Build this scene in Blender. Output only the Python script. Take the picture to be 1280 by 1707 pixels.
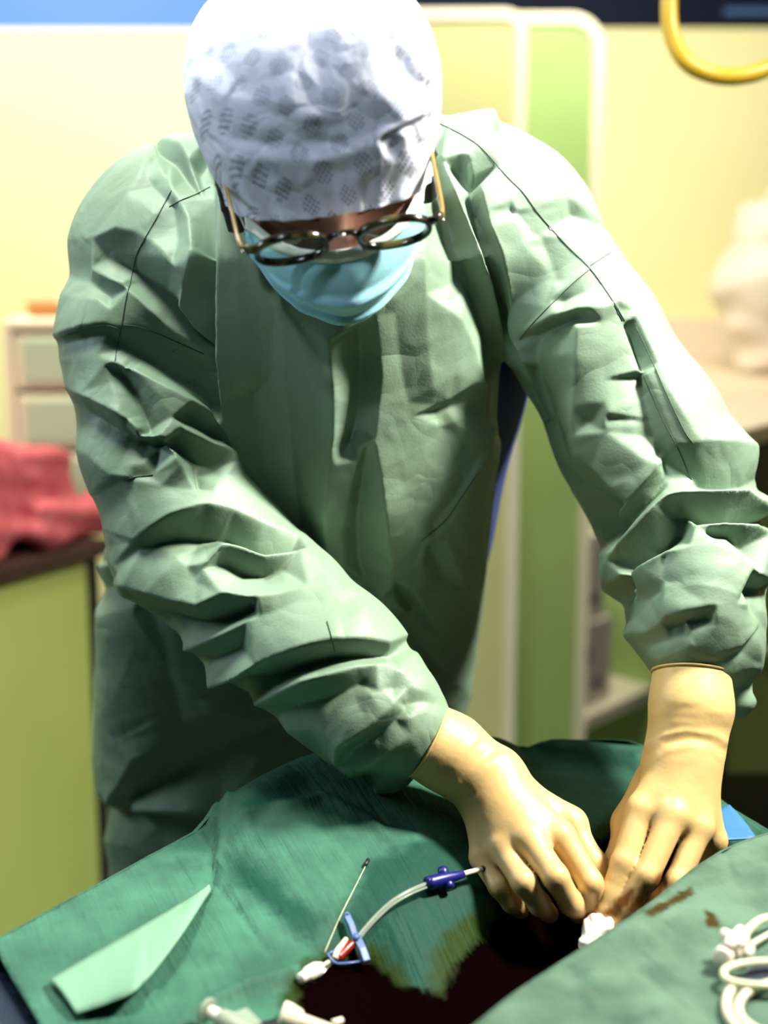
import bpy, bmesh, math, random
import numpy as np
from mathutils import Vector, Matrix
from mathutils.bvhtree import BVHTree
from mathutils.geometry import delaunay_2d_cdt

random.seed(4)
np.random.seed(4)
for _o in list(bpy.data.objects):
    bpy.data.objects.remove(_o, do_unlink=True)
SC = bpy.context.scene
COL = SC.collection

# ------------------------------------------------------------------ camera
FPX = 2200.0
PITCH = math.radians(11.0)
CZ = 1.45
cam_d = bpy.data.cameras.new('camera')
cam = bpy.data.objects.new('camera', cam_d)
COL.objects.link(cam)
cam.location = (0, 0, CZ)
cam.rotation_euler = (math.pi / 2 - PITCH, 0, 0)
cam_d.sensor_fit = 'HORIZONTAL'
cam_d.sensor_width = 36.0
cam_d.lens = FPX / 1280.0 * 36.0
cam_d.clip_start = 0.02
cam_d.dof.use_dof = True
cam_d.dof.focus_distance = 1.12
cam_d.dof.aperture_fstop = 3.4
SC.camera = cam

# ------------------------------------------------------------------ world, lights, exposure
W = bpy.data.worlds.new('room_ambient')
SC.world = W
W.use_nodes = True
W.node_tree.nodes['Background'].inputs[0].default_value = (0.60, 0.86, 1.0, 1)
W.node_tree.nodes['Background'].inputs[1].default_value = 0.022
SC.view_settings.view_transform = 'Standard'
SC.view_settings.look = 'None'
SC.view_settings.gamma = 1.0
SC.view_settings.exposure = 0.0
SC.view_settings.use_curve_mapping = False

def area_light(name, loc, target, size, power, color, size_y=None, spread=180):
    l = bpy.data.lights.new(name, 'AREA')
    l.energy = power
    l.color = color
    l.size = size
    l.spread = math.radians(spread)
    if size_y:
        l.shape = 'RECTANGLE'
        l.size_y = size_y
    o = bpy.data.objects.new(name, l)
    COL.objects.link(o)
    o.location = loc
    o.rotation_euler = (Vector(target) - Vector(loc)).to_track_quat('-Z', 'Y').to_euler()
    return o

area_light('surgical_ceiling_light', (1.05, 0.98, 2.42), (0.0, 1.12, 1.15), 0.26, 22, (1.0, 0.95, 0.84), None, 78)
area_light('window_daylight', (-1.75, 1.25, 1.95), (-0.2, 1.28, 1.15), 0.5, 15, (0.74, 0.90, 1.0))
area_light('overhead_light', (-0.38, 1.06, 2.72), (-0.10, 1.18, 1.2), 0.42, 9.5, (0.97, 1.0, 0.90), None, 80)
area_light('cap_fill_light', (-0.50, -0.20, 2.35), (-0.05, 1.05, 1.56), 0.10, 0.16, (0.82, 0.90, 1.0), None, 14)  # added narrow fill that lifts the shaded cap; no real lamp there
area_light('left_ceiling_light', (-1.1, 2.7, 2.75), (-0.95, 3.6, 1.2), 0.9, 62, (1.0, 0.96, 0.80))
area_light('right_ceiling_light', (0.40, 2.15, 2.78), (0.45, 3.1, 1.85), 0.5, 22, (1.0, 0.96, 0.82), None, 120)

# ------------------------------------------------------------------ helpers
cP, sP = math.cos(PITCH), math.sin(PITCH)
RGT = np.array([1.0, 0, 0]); UPV = np.array([0, sP, cP]); FWD = np.array([0, cP, -sP])

def ray(px, py):
    return FWD + RGT * ((px - 640.0) / FPX) + UPV * ((853.5 - py) / FPX)

def P(px, py, Y):                     # the point of the room seen at a pixel, at depth Y
    d = ray(px, py)
    return np.array([0, 0, CZ]) + d * (Y / d[1])

def G(px, py, z):                     # the point of the room seen at a pixel, at height z
    d = ray(px, py)
    return np.array([0, 0, CZ]) + d * ((z - CZ) / d[2])

def proj(v):                          # world -> pixel
    r = v - np.array([0, 0, CZ])
    dep = r @ FWD
    return 640 + FPX * (r @ RGT) / dep, 853.5 - FPX * (r @ UPV) / dep, dep

def pxm(n, Y):                        # n pixels at depth Y, in metres
    return n * Y / FPX

def link(name, me, m=None, parent=None, smooth=True):
    o = bpy.data.objects.new(name, me)
    COL.objects.link(o)
    if m:
        me.materials.append(m)
    if smooth:
        me.polygons.foreach_set('use_smooth', [True] * len(me.polygons))
    if parent is not None:
        o.parent = parent
        o.matrix_parent_inverse = parent.matrix_basis.inverted()
    return o

def mesh_from(name, v, f):
    me = bpy.data.meshes.new(name)
    me.from_pydata([tuple(map(float, p)) for p in v], [], [tuple(map(int, q)) for q in f])
    me.update()
    return me

def mesh_quads(name, v, q):           # fast path, all quads
    me = bpy.data.meshes.new(name)
    v = np.asarray(v, np.float32); q = np.asarray(q, np.int32)
    me.vertices.add(len(v)); me.vertices.foreach_set('co', v.ravel())
    me.loops.add(q.size); me.loops.foreach_set('vertex_index', q.ravel())
    me.polygons.add(len(q))
    me.polygons.foreach_set('loop_start', np.arange(0, q.size, 4, dtype=np.int32))
    me.polygons.foreach_set('loop_total', np.full(len(q), 4, np.int32))
    me.update(calc_edges=True); me.validate()
    return me

def tag(o, label=None, cat=None, group=None, kind=None):
    if label: o['label'] = label
    if cat: o['category'] = cat
    if group: o['group'] = group
    if kind: o['kind'] = kind
    return o

def empty(name, loc, label, cat, group=None):
    o = bpy.data.objects.new(name, None)
    o.empty_display_size = 0.02
    COL.objects.link(o)
    o.location = tuple(map(float, loc))
    return tag(o, label, cat, group)

class MB:                             # collects shapes into one mesh
    def __init__(self): self.v = []; self.f = []
    def add(self, v, f):
        n = len(self.v)
        self.v += [tuple(map(float, p)) for p in v]
        self.f += [tuple(int(i) + n for i in q) for q in f]
        return self
    def box(self, c, s, rz=0.0, M=None):
        x, y, z = [k / 2 for k in s]
        pts = np.array([(a * x, b * y, d * z) for a in (-1, 1) for b in (-1, 1) for d in (-1, 1)])
        if M is not None: pts = pts @ np.array(M).T
        elif rz:
            cr, sr = math.cos(rz), math.sin(rz)
            pts = pts @ np.array([[cr, -sr, 0], [sr, cr, 0], [0, 0, 1]]).T
        pts = pts + np.array(c)
        return self.add(pts, [(0, 1, 3, 2), (4, 6, 7, 5), (0, 4, 5, 1), (2, 3, 7, 6), (0, 2, 6, 4), (1, 5, 7, 3)])
    def tube(self, pts, r, n=12, cap=True):
        pts = np.array(pts, float)
        rr = np.full(len(pts), r) if np.isscalar(r) else np.array(r, float)
        T = np.gradient(pts, axis=0); T /= np.linalg.norm(T, axis=1)[:, None] + 1e-12
        u = np.cross(T[0], [0.13, 0.31, 0.94]); u /= np.linalg.norm(u)
        V = []
        for i in range(len(pts)):
            u = u - T[i] * (u @ T[i]); u /= np.linalg.norm(u) + 1e-12
            w = np.cross(T[i], u)
            for k in range(n):
                a = 2 * math.pi * k / n
                V.append(pts[i] + rr[i] * (math.cos(a) * u + math.sin(a) * w))
        F = []
        for i in range(len(pts) - 1):
            for k in range(n):
                F.append((i * n + k, i * n + (k + 1) % n, (i + 1) * n + (k + 1) % n, (i + 1) * n + k))
        if cap:
            F.append(tuple(range(n - 1, -1, -1)))
            F.append(tuple(range((len(pts) - 1) * n, len(pts) * n)))
        return self.add(V, F)
    def build(self, name, m=None, parent=None, smooth=True, bevel=0.0, seg=2, sub=0):
        o = link(name, mesh_from(name, self.v, self.f), m, parent, smooth)
        if bevel:
            b = o.modifiers.new('bevel', 'BEVEL'); b.width = bevel; b.segments = seg; b.limit_method = 'ANGLE'
            b.harden_normals = False
        if sub:
            s = o.modifiers.new('sub', 'SUBSURF'); s.levels = sub; s.render_levels = sub
        return o

def crom(pts, n=8):                   # Catmull-Rom through points of any dimension
    p = np.array(pts, float)
    p = np.vstack([2 * p[0] - p[1], p, 2 * p[-1] - p[-2]])
    out = []
    for i in range(1, len(p) - 2):
        for k in range(n):
            t = k / n
            out.append(0.5 * (2 * p[i] + (p[i + 1] - p[i - 1]) * t + (2 * p[i - 1] - 5 * p[i] + 4 * p[i + 1] - p[i + 2]) * t * t
                              + (3 * p[i] - p[i - 1] - 3 * p[i + 1] + p[i + 2]) * t ** 3))
    out.append(p[-2])
    return np.array(out)

# --- signed distance shapes and a surface-net mesher
def cone(p, a, b, ra, rb):            # rounded cone
    a = np.asarray(a); b = np.asarray(b)
    ab = b - a
    t = np.clip(((p - a) @ ab) / (ab @ ab), 0, 1)
    q = p - a - t[:, None] * ab
    return np.sqrt((q * q).sum(1)) - (ra + (rb - ra) * t)

def ell(p, c, r, M=None):             # ellipsoid
    q = p - np.asarray(c)
    if M is not None: q = q @ np.asarray(M).T
    r = np.asarray(r)
    k0 = np.sqrt(((q / r) ** 2).sum(1)); k1 = np.sqrt(((q / r ** 2) ** 2).sum(1)) + 1e-9
    return k0 * (k0 - 1) / k1

def smin(a, b, k):
    h = np.clip(0.5 + 0.5 * (b - a) / k, 0, 1)
    return b + (a - b) * h - k * h * (1 - h)

def chain(p, pts, rad, k):            # rounded cones along joints
    d = None
    for i in range(len(pts) - 1):
        c = cone(p, pts[i], pts[i + 1], rad[i], rad[i + 1])
        d = c if d is None else smin(d, c, k)
    return d

def surface_net(f, lo, hi, h, relax=2):
    lo = np.array(lo, float); hi = np.array(hi, float)
    n = np.ceil((hi - lo) / (4 * h)).astype(int) * 4
    ax = [lo[i] + h * np.arange(n[i] + 1) for i in range(3)]
    cg = np.stack(np.meshgrid(*[a[::4] for a in ax], indexing='ij'), -1).reshape(-1, 3)
    C = f(cg).reshape(*[len(a[::4]) for a in ax])
    near = np.abs(C) < 4 * h * 2.6
    F = np.repeat(np.repeat(np.repeat(C, 4, 0), 4, 1), 4, 2)
    Mk = np.repeat(np.repeat(np.repeat(near, 4, 0), 4, 1), 4, 2)
    F = np.roll(F, (-2, -2, -2), (0, 1, 2)) if False else F
    F = F[:n[0] + 1, :n[1] + 1, :n[2] + 1].astype(np.float32).copy(); Mk = Mk[:n[0] + 1, :n[1] + 1, :n[2] + 1]
    # widen the band to neighbours on the low side as well
    for a in range(3):
        Mk = Mk | np.roll(Mk, -3, a)
    idx = np.argwhere(Mk)
    for s in range(0, len(idx), 600000):
        ii = idx[s:s + 600000]
        F[ii[:, 0], ii[:, 1], ii[:, 2]] = f(lo + h * ii)
    S = F < 0
    acc = np.zeros((n[0], n[1], n[2], 3), np.float32); cnt = np.zeros((n[0], n[1], n[2]), np.float32)
    def sl(d): return tuple(slice(d[i], n[i] + d[i]) for i in range(3))
    cs = [(a, b, c) for a in (0, 1) for b in (0, 1) for c in (0, 1)]
    for a in range(3):
        for c0 in cs:
            if c0[a]: continue
            c1 = tuple(c0[i] + (1 if i == a else 0) for i in range(3))
            f0, f1 = F[sl(c0)], F[sl(c1)]
            m = S[sl(c0)] != S[sl(c1)]
            t = np.where(m, f0 / np.where(m, f0 - f1, 1), 0)
            for i in range(3):
                acc[..., i] += np.where(m, c0[i] + (t if i == a else 0), 0)
            cnt += m
    cell = np.argwhere(cnt > 0)
    vid = -np.ones(n, np.int64); vid[cell[:, 0], cell[:, 1], cell[:, 2]] = np.arange(len(cell))
    V = lo + h * (cell + acc[cell[:, 0], cell[:, 1], cell[:, 2]] / cnt[cell[:, 0], cell[:, 1], cell[:, 2]][:, None])
    Q = []
    for a in range(3):
        b, c = (a + 1) % 3, (a + 2) % 3
        s0 = [slice(0, n[i] + 1) for i in range(3)]; s1 = list(s0)
        s0[a] = slice(0, n[a]); s1[a] = slice(1, n[a] + 1)
        e = np.argwhere(S[tuple(s0)] != S[tuple(s1)])
        e = e[(e[:, b] > 0) & (e[:, c] > 0) & (e[:, b] < n[b]) & (e[:, c] < n[c])]
        ins = S[e[:, 0], e[:, 1], e[:, 2]]
        def at(db, dc):
            k = e.copy(); k[:, b] += db; k[:, c] += dc
            return vid[k[:, 0], k[:, 1], k[:, 2]]
        q = np.stack([at(-1, -1), at(0, -1), at(0, 0), at(-1, 0)], 1)
        q[~ins] = q[~ins][:, ::-1]
        Q.append(q)
    Q = np.vstack(Q)
    Q = Q[(Q >= 0).all(1)]
    for _ in range(relax):
        V = laplace(V, Q, 0.5)
    return V, Q

def laplace(V, Q, w):
    A = np.zeros_like(V); n = np.zeros(len(V))
    for i in range(4):
        np.add.at(A, Q[:, i], V[Q[:, (i + 1) % 4]] + V[Q[:, (i - 1) % 4]]); np.add.at(n, Q[:, i], 2)
    return V + w * (A / np.maximum(n, 1)[:, None] - V)

def normals(V, Q):
    fn = np.cross(V[Q[:, 2]] - V[Q[:, 0]], V[Q[:, 3]] - V[Q[:, 1]])
    N = np.zeros_like(V)
    for i in range(4): np.add.at(N, Q[:, i], fn)
    return N / (np.linalg.norm(N, axis=1)[:, None] + 1e-12)

def subdivide(V, Q):                  # one linear split, then relax
    E = np.vstack([np.stack([Q[:, i], Q[:, (i + 1) % 4]], 1) for i in range(4)])
    Es = np.sort(E, 1)
    U, inv = np.unique(Es, axis=0, return_inverse=True)
    inv = inv.reshape(4, -1)
    n = len(V); m = len(U)
    V2 = np.vstack([V, (V[U[:, 0]] + V[U[:, 1]]) / 2, V[Q].mean(1)])
    fc = n + m + np.arange(len(Q))
    Q2 = np.vstack([np.stack([Q[:, i], n + inv[i], fc, n + inv[(i - 1) % 4]], 1) for i in range(4)])
    return V2, Q2

# --- a relief of ridges and valleys, interpolated between hand-placed lines
class Relief:
    def __init__(self, x0, y0, x1, y1, step):
        self.x0, self.y0, self.s = x0, y0, step
        self.w = int((x1 - x0) / step) + 1; self.h = int((y1 - y0) / step) + 1
        self.pts = {}
    def line(self, pl, d=7.0):
        pl = np.array(pl, float)
        for a, b in zip(pl[:-1], pl[1:]):
            n = max(1, int(np.hypot(*(b - a)[:2]) / (d * self.s / 2)))
            for k in range(n + 1):
                q = a + (b - a) * k / n
                key = (round(q[0] / self.s), round(q[1] / self.s))
                if key not in self.pts: self.pts[key] = (q[0], q[1], q[2])
        return self
    def solve(self, blur=1.2):
        p = np.array(list(self.pts.values()))
        vs, es, fs, *_ = delaunay_2d_cdt([Vector((a, b)) for a, b in p[:, :2]], [], [], 0, 1e-6)
        pv = np.array([tuple(v) for v in vs])
        key = {}
        hz = np.array([p[np.argmin((p[:, 0] - q[0]) ** 2 + (p[:, 1] - q[1]) ** 2), 2] for q in pv])
        H = np.zeros((self.h, self.w), np.float32); Mk = np.zeros_like(H)
        for f in fs:
            A, B, C = pv[f[0]], pv[f[1]], pv[f[2]]
            gx = (np.array([A[0], B[0], C[0]]) - self.x0) / self.s; gy = (np.array([A[1], B[1], C[1]]) - self.y0) / self.s
            i0, i1 = max(0, int(gx.min())), min(self.w - 1, int(gx.max()) + 1)
            j0, j1 = max(0, int(gy.min())), min(self.h - 1, int(gy.max()) + 1)
            if i1 < i0 or j1 < j0: continue
            den = (gy[1] - gy[2]) * (gx[0] - gx[2]) + (gx[2] - gx[1]) * (gy[0] - gy[2])
            if abs(den) < 1e-9: continue
            X, Y = np.meshgrid(np.arange(i0, i1 + 1), np.arange(j0, j1 + 1))
            l0 = ((gy[1] - gy[2]) * (X - gx[2]) + (gx[2] - gx[1]) * (Y - gy[2])) / den
            l1 = ((gy[2] - gy[0]) * (X - gx[2]) + (gx[0] - gx[2]) * (Y - gy[2])) / den
            l2 = 1 - l0 - l1
            m = (l0 > -1e-4) & (l1 > -1e-4) & (l2 > -1e-4)
            hh = l0 * hz[f[0]] + l1 * hz[f[1]] + l2 * hz[f[2]]
            sub = H[j0:j1 + 1, i0:i1 + 1]; sub[m] = hh[m]
            Mk[j0:j1 + 1, i0:i1 + 1][m] = 1
        r = max(1, int(blur * 2)); k = np.exp(-0.5 * (np.arange(-r, r + 1) / blur) ** 2); k /= k.sum()
        def gb(A):
            for a in (0, 1):
                Ap = np.pad(A, [(r, r) if i == a else (0, 0) for i in range(2)], mode='edge')
                A = sum(k[i] * (Ap[i:i + self.h] if a == 0 else Ap[:, i:i + self.w]) for i in range(2 * r + 1))
            return A
        H, Mb = gb(H * Mk), gb(Mk)
        H = np.where(Mb > 1e-3, H / np.maximum(Mb, 1e-3), 0)
        self.H = H
        return self
    def get(self, x, y):
        gx = np.clip((x - self.x0) / self.s, 0, self.w - 1.001); gy = np.clip((y - self.y0) / self.s, 0, self.h - 1.001)
        i = gx.astype(int); j = gy.astype(int); u = gx - i; v = gy - j
        H = self.H
        return (H[j, i] * (1 - u) + H[j, i + 1] * u) * (1 - v) + (H[j + 1, i] * (1 - u) + H[j + 1, i + 1] * u) * v

def set_attr(me, name, val):
    a = me.attributes.new(name, 'FLOAT', 'POINT')
    a.data.foreach_set('value', np.asarray(val, np.float32))

def in_poly(x, y, poly):
    poly = np.array(poly, float); r = np.zeros(len(x), bool)
    a = poly; b = np.roll(poly, -1, 0)
    for (x1, y1), (x2, y2) in zip(a, b):
        m = ((y1 > y) != (y2 > y)) & (x < (x2 - x1) * (y - y1) / (y2 - y1 + 1e-12) + x1)
        r ^= m
    return r

def poly_dist(x, y, poly, closed=True):   # signed, negative inside
    poly = np.array(poly, float)
    d = np.full(len(x), 1e9)
    a = poly; b = np.roll(poly, -1, 0)
    if not closed: a, b = a[:-1], b[:-1]
    for (x1, y1), (x2, y2) in zip(a, b):
        dx, dy = x2 - x1, y2 - y1
        t = np.clip(((x - x1) * dx + (y - y1) * dy) / (dx * dx + dy * dy + 1e-12), 0, 1)
        d = np.minimum(d, np.hypot(x - x1 - t * dx, y - y1 - t * dy))
    return np.where(in_poly(x, y, poly), -d, d) if closed else d

def noise3(p, s, seed=0):                 # cheap smooth noise
    r = np.random.RandomState(seed); out = 0
    for _ in range(6):
        d = r.normal(size=3); d /= np.linalg.norm(d)
        out = out + np.sin(p @ d * s * r.uniform(.6, 1.6) + r.uniform(0, 6.28))
    return out / 6

# ------------------------------------------------------------------ materials
def mat(name, col, rough=0.6, **kw):
    m = bpy.data.materials.new(name); m.use_nodes = True
    b = m.node_tree.nodes['Principled BSDF']
    b.inputs['Base Color'].default_value = (*col, 1)
    b.inputs['Roughness'].default_value = rough
    for k, v in kw.items():
        b.inputs[k.replace('_', ' ')].default_value = v
    return m

def N(m, t, **props):
    n = m.node_tree.nodes.new(t)
    for k, v in props.items(): setattr(n, k, v)
    return n

def L(m, a, b): m.node_tree.links.new(a, b)

def BS(m): return m.node_tree.nodes['Principled BSDF']

def noise_mix(m, c1, c2, scale, detail=3, coords='Object', stretch=None, lo=0.35, hi=0.65):
    tc = N(m, 'ShaderNodeTexCoord'); src = tc.outputs[coords]
    if stretch:
        mp = N(m, 'ShaderNodeMapping'); mp.inputs['Scale'].default_value = stretch; L(m, src, mp.inputs[0]); src = mp.outputs[0]
    nz = N(m, 'ShaderNodeTexNoise'); nz.inputs['Scale'].default_value = scale; nz.inputs['Detail'].default_value = detail
    L(m, src, nz.inputs['Vector'])
    r = N(m, 'ShaderNodeValToRGB')
    r.color_ramp.elements[0].position = lo; r.color_ramp.elements[0].color = (*c1, 1)
    r.color_ramp.elements[1].position = hi; r.color_ramp.elements[1].color = (*c2, 1)
    L(m, nz.outputs['Fac'], r.inputs['Fac'])
    L(m, r.outputs['Color'], BS(m).inputs['Base Color'])
    return r, nz, src

def bump(m, height_socket, strength=0.3, dist=0.002, chain_from=None):
    b = N(m, 'ShaderNodeBump'); b.inputs['Strength'].default_value = strength; b.inputs['Distance'].default_value = dist
    L(m, height_socket, b.inputs['Height'])
    if chain_from: L(m, chain_from.outputs[0], b.inputs['Normal'])
    L(m, b.outputs[0], BS(m).inputs['Normal'])
    return b
# ================================================================== THE ROOM
def structure(o): o['kind'] = 'structure'; return o

M_wall = mat('wall_lime_paint', (0.76, 0.71, 0.38), 0.75)
noise_mix(M_wall, (0.74, 0.69, 0.36), (0.78, 0.73, 0.40), 1.5)
M_floor = mat('floor_vinyl', (0.07, 0.10, 0.07), 0.5)
noise_mix(M_floor, (0.05, 0.075, 0.05), (0.09, 0.12, 0.09), 30)
M_ceil = mat('ceiling_white', (0.8, 0.8, 0.76), 0.9)
M_trim = mat('pale_edge_trim', (0.86, 0.78, 0.58), 0.5)
M_panel = mat('lime_panel_laminate', (0.52, 0.55, 0.17), 0.45)
noise_mix(M_panel, (0.36, 0.52, 0.18), (0.40, 0.56, 0.20), 4)

M_panel1 = mat('cream_lime_laminate', (0.64, 0.62, 0.28), 0.45)
WY = 3.9
ZT = P(640, 47, WY)[2]
def slab(name, lo, hi, m, bevel=0.0):
    lo = np.array(lo); hi = np.array(hi)
    return structure(MB().box((lo + hi) / 2, hi - lo).build(name, m, smooth=False, bevel=bevel))
slab('floor', (-2.4, -1.2, -0.05), (2.4, WY + 0.1, 0.0), M_floor)
slab('wall_back', (-2.4, WY, 0.0), (2.4, WY + 0.1, ZT), M_wall)
slab('wall_left', (-2.5, 2.3, 0.0), (-2.4, WY + 0.1, 2.95), M_wall)
slab('wall_right', (2.4, 2.0, 0.0), (2.5, WY + 0.1, 2.95), M_wall)
slab('ceiling', (-2.5, 0.2, 2.95), (2.5, WY + 0.1, 3.05), M_ceil)

# a band of glazing above the wall: lit blue on the left, dark on the right
M_blue = mat('lit_blue_pane', (0.01, 0.04, 0.12), 0.5)
BS(M_blue).inputs['Emission Color'].default_value = (0.07, 0.28, 1.0, 1)
BS(M_blue).inputs['Emission Strength'].default_value = 0.9
M_night = mat('dark_pane', (0.003, 0.006, 0.02), 0.6, Specular_IOR_Level=0.1)
M_frame = mat('dark_window_frame', (0.006, 0.008, 0.02), 0.4)
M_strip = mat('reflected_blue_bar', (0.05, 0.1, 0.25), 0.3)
xs = P(400, 30, WY)[0]
w1 = slab('window_1', (-2.4, WY + 0.02, ZT), (xs, WY + 0.06, 2.95), M_blue)
w2 = slab('window_2', (xs, WY + 0.02, ZT), (2.4, WY + 0.06, 2.95), M_night)
slab('trim_1', (xs - 0.03, WY, ZT), (xs + 0.03, WY + 0.10, 2.95), M_frame)
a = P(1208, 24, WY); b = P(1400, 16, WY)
st = MB().box(((a[0] + b[0]) / 2, WY + 0.005, (a[2] + b[2]) / 2), (b[0] - a[0], 0.03, 0.018)).build('pane_reflection', M_strip, w2, smooth=False)  # solid blue bar stands in for a reflection in the dark pane

# ------------------------------------------------------------------ partition panels with rounded tops
def rounded_panel(name, xl, xr, y, ztop, r, th, label, m):
    c = (0, 0)
    root = None
    def outline(inset):
        a0, a1, zt, rr = xl + inset, xr - inset, ztop - inset, r - inset
        pts = [(a0, 0.0)]
        for k in range(9):
            t = math.pi - k * math.pi / 16
            pts.append((a0 + rr + rr * math.cos(t), zt - rr + rr * math.sin(t)))
        for k in range(9):
            t = math.pi / 2 - k * math.pi / 16
            pts.append((a1 - rr + rr * math.cos(t), zt - rr + rr * math.sin(t)))
        pts.append((a1, 0.0))
        return pts
    o = outline(0.022); n = len(o)
    V = [(x, y + 0.004, z) for x, z in o] + [(x, y + th, z) for x, z in o]
    F = [tuple(range(n)), tuple(range(2 * n - 1, n - 1, -1))] + [(i, n + i, n + (i + 1) % n, (i + 1) % n) for i in range(n)]
    root = link(name, mesh_from(name, V, F), m, None, False)
    tag(root, label, 'partition', 'partition panels behind the surgeon')
    a = outline(0.0); bb = outline(0.024)
    V = [(x, y, z) for x, z in a] + [(x, y, z) for x, z in bb] + [(x, y + th + .004, z) for x, z in a] + [(x, y + th + .004, z) for x, z in bb]
    F = []
    for i in range(n - 1):
        F += [(i, i + 1, n + i + 1, n + i), (2 * n + i + 1, 2 * n + i, 3 * n + i, 3 * n + i + 1),
              (i + 1, i, 2 * n + i, 2 * n + i + 1), (n + i, n + i + 1, 3 * n + i + 1, 3 * n + i)]
    link('edge_trim', mesh_from('edge_trim', V, F), M_trim, root, False)
    return root
Y1, Y2 = 2.66, 2.78
rounded_panel('partition_panel', P(600, 14, Y1)[0], P(881, 14, Y1)[0], Y1, P(800, 12, Y1)[2], 0.045, 0.03,
              'lime partition panel with rounded pale edge, directly behind the surgeon\'s head and shoulder', M_panel1)
rounded_panel('partition_panel', P(780, 24, Y2)[0], P(1011, 24, Y2)[0], Y2, P(900, 19, Y2)[2], 0.07, 0.03,
              'lime partition panel with rounded pale edge, farther back and right of the other panel', M_panel)

# ------------------------------------------------------------------ left counter, red bundle, drawer tower
M_top = mat('shadow_dark_worktop', (0.05, 0.022, 0.018), 0.4)  # shadow under the edge is put into the worktop colour
M_cab = mat('lime_cabinet_front', (0.40, 0.48, 0.13), 0.5)
noise_mix(M_cab, (0.39, 0.47, 0.125), (0.42, 0.50, 0.14), 3)
M_dark = mat('black_gap_shade', (0.006, 0.006, 0.008), 0.6)
e0 = G(0, 945, 0.90); e1 = G(172, 900, 0.90)
dv = (e1 - e0); ln = np.linalg.norm(dv); dv /= ln
nv = np.array([dv[1], -dv[0], 0.0])                    # outward, to the right and front
ang = math.atan2(dv[1], dv[0])
cA, cB, dep = -0.75, ln + 0.02, 0.62
def cbox(a0, a1, d0, d1, z0, z1):                      # along the counter edge, depth behind it
    c = e0 + dv * (a0 + a1) / 2 - nv * (d0 + d1) / 2
    return (c[0], c[1], (z0 + z1) / 2), (a1 - a0, d1 - d0, z1 - z0)
counter = empty('counter', (*(e0 - nv * 0.3)[:2], 0), 'lime green counter with a worktop painted shadow-dark at the left, under the red cloth bundle', 'counter')
c, s = cbox(cA, cB, 0, dep, 0.865, 0.90); MB().box(c, s, ang).build('worktop', M_top, counter, False, 0.006)
c, s = cbox(cA, cB - 0.045, 0.025, dep, 0.0, 0.865); MB().box(c, s, ang).build('front_panel', M_cab, counter, False)
c, s = cbox(cB - 0.044, cB - 0.005, 0.03, dep, 0.0, 0.865); MB().box(c, s, ang).build('shade_panel', M_dark, counter, False)  # black slab stands in for the shaded void beside the cabinet

M_red = mat('red_cloth', (0.60, 0.09, 0.11), 0.85)
r_, nz_, src_ = noise_mix(M_red, (0.48, 0.07, 0.10), (0.58, 0.13, 0.14), 40)
bump(M_red, nz_.outputs['Fac'], 0.4, 0.004)
def red_bundle():
    # a folded stack of cloth: lower crumpled layer and a flatter top fold
    ca = (cA + cB) / 2 + 0.17
    o = e0 + dv * ca - nv * 0.27; o[2] = 0.0
    R = np.array([dv, -nv, [0, 0, 1.0]])               # rows: local axes
    def f(p):
        q = (p - o) @ R.T
        w = 0.012 * np.sin(q[:, 0] * 38 + 3 * np.sin(q[:, 1] * 17)) + 0.010 * np.sin(q[:, 1] * 47 + 2 * np.sin(q[:, 0] * 23)) + 0.006 * np.sin(q[:, 2] * 120 + q[:, 0] * 30)
        def rb(c, b, r):
            d = np.abs(q - np.array(c)) - (np.array(b) - r)
            return np.linalg.norm(np.maximum(d, 0), axis=1) + np.minimum(d.max(1), 0) - r
        low = rb((0, 0, 0.944), (0.40, 0.255, 0.040), 0.03) + w
        top = rb((-0.02, 0.0, 1.015), (0.40, 0.22, 0.085), 0.04) + w * 0.5 + np.maximum(0, np.abs(q[:, 0]) - 0.2) * 0.25
        return smin(low, top, 0.02)
    V, Q = surface_net(f, o + np.array([-0.5, -0.5, 0.88]), o + np.array([0.5, 0.5, 1.16]), 0.008)
    V[:, 2] = np.maximum(V[:, 2], 0.9005)
    b = link('cloth_bundle', mesh_quads('cloth_bundle', V, Q), M_red)
    tag(b, 'crumpled red folded cloth bundle lying on the counter at the left edge', 'cloth')
red_bundle()

M_cream = mat('cream_plastic', (0.88, 0.83, 0.60), 0.4)
M_drw = mat('translucent_drawer', (0.52, 0.66, 0.44), 0.3)
tY = 2.83
xl, xr = P(8, 600, tY)[0], P(176, 600, tY)[0]
z1 = P(80, 532, tY)[2]; z0 = 0.9
tower = empty('drawer_tower', ((xl + xr) / 2, tY + 0.15, 0.9), 'cream plastic drawer tower with pale green drawer fronts, behind the red bundle', 'drawers')
MB().box(((xl + xr) / 2, tY + 0.16, z1 - 0.012), (xr - xl, 0.32, 0.024)).build('top_panel', M_cream, tower, False, 0.006)
for sx in (xl + 0.008, xr - 0.008):
    MB().box((sx, tY + 0.16, (z0 + z1) / 2 - 0.012), (0.016, 0.32, z1 - z0 - 0.024)).build('side_panel', M_cream, tower, False)
MB().box(((xl + xr) / 2, tY + 0.31, (z0 + z1) / 2 - 0.012), (xr - xl - 0.034, 0.012, z1 - z0 - 0.03)).build('back_panel', M_cream, tower, False)
hh = (z1 - z0 - 0.03) / 3
for k in range(3):
    zc = z0 + 0.003 + hh * (k + 0.5)
    d = MB().box(((xl + xr) / 2, tY + 0.02, zc), (xr - xl - 0.036, 0.03, hh - 0.012)).build('drawer', M_cream, tower, False, 0.004)
    MB().box(((xl + xr) / 2, tY + 0.004, zc + 0.002), (xr - xl - 0.075, 0.008, hh - 0.035)).build('drawer_window', M_drw, d, False, 0.003)
M_brown = mat('brown_card', (0.50, 0.20, 0.06), 0.7)
M_redcap = mat('red_plastic', (0.6, 0.03, 0.03), 0.5)
a = P(72, 532, tY + 0.1)
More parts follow.
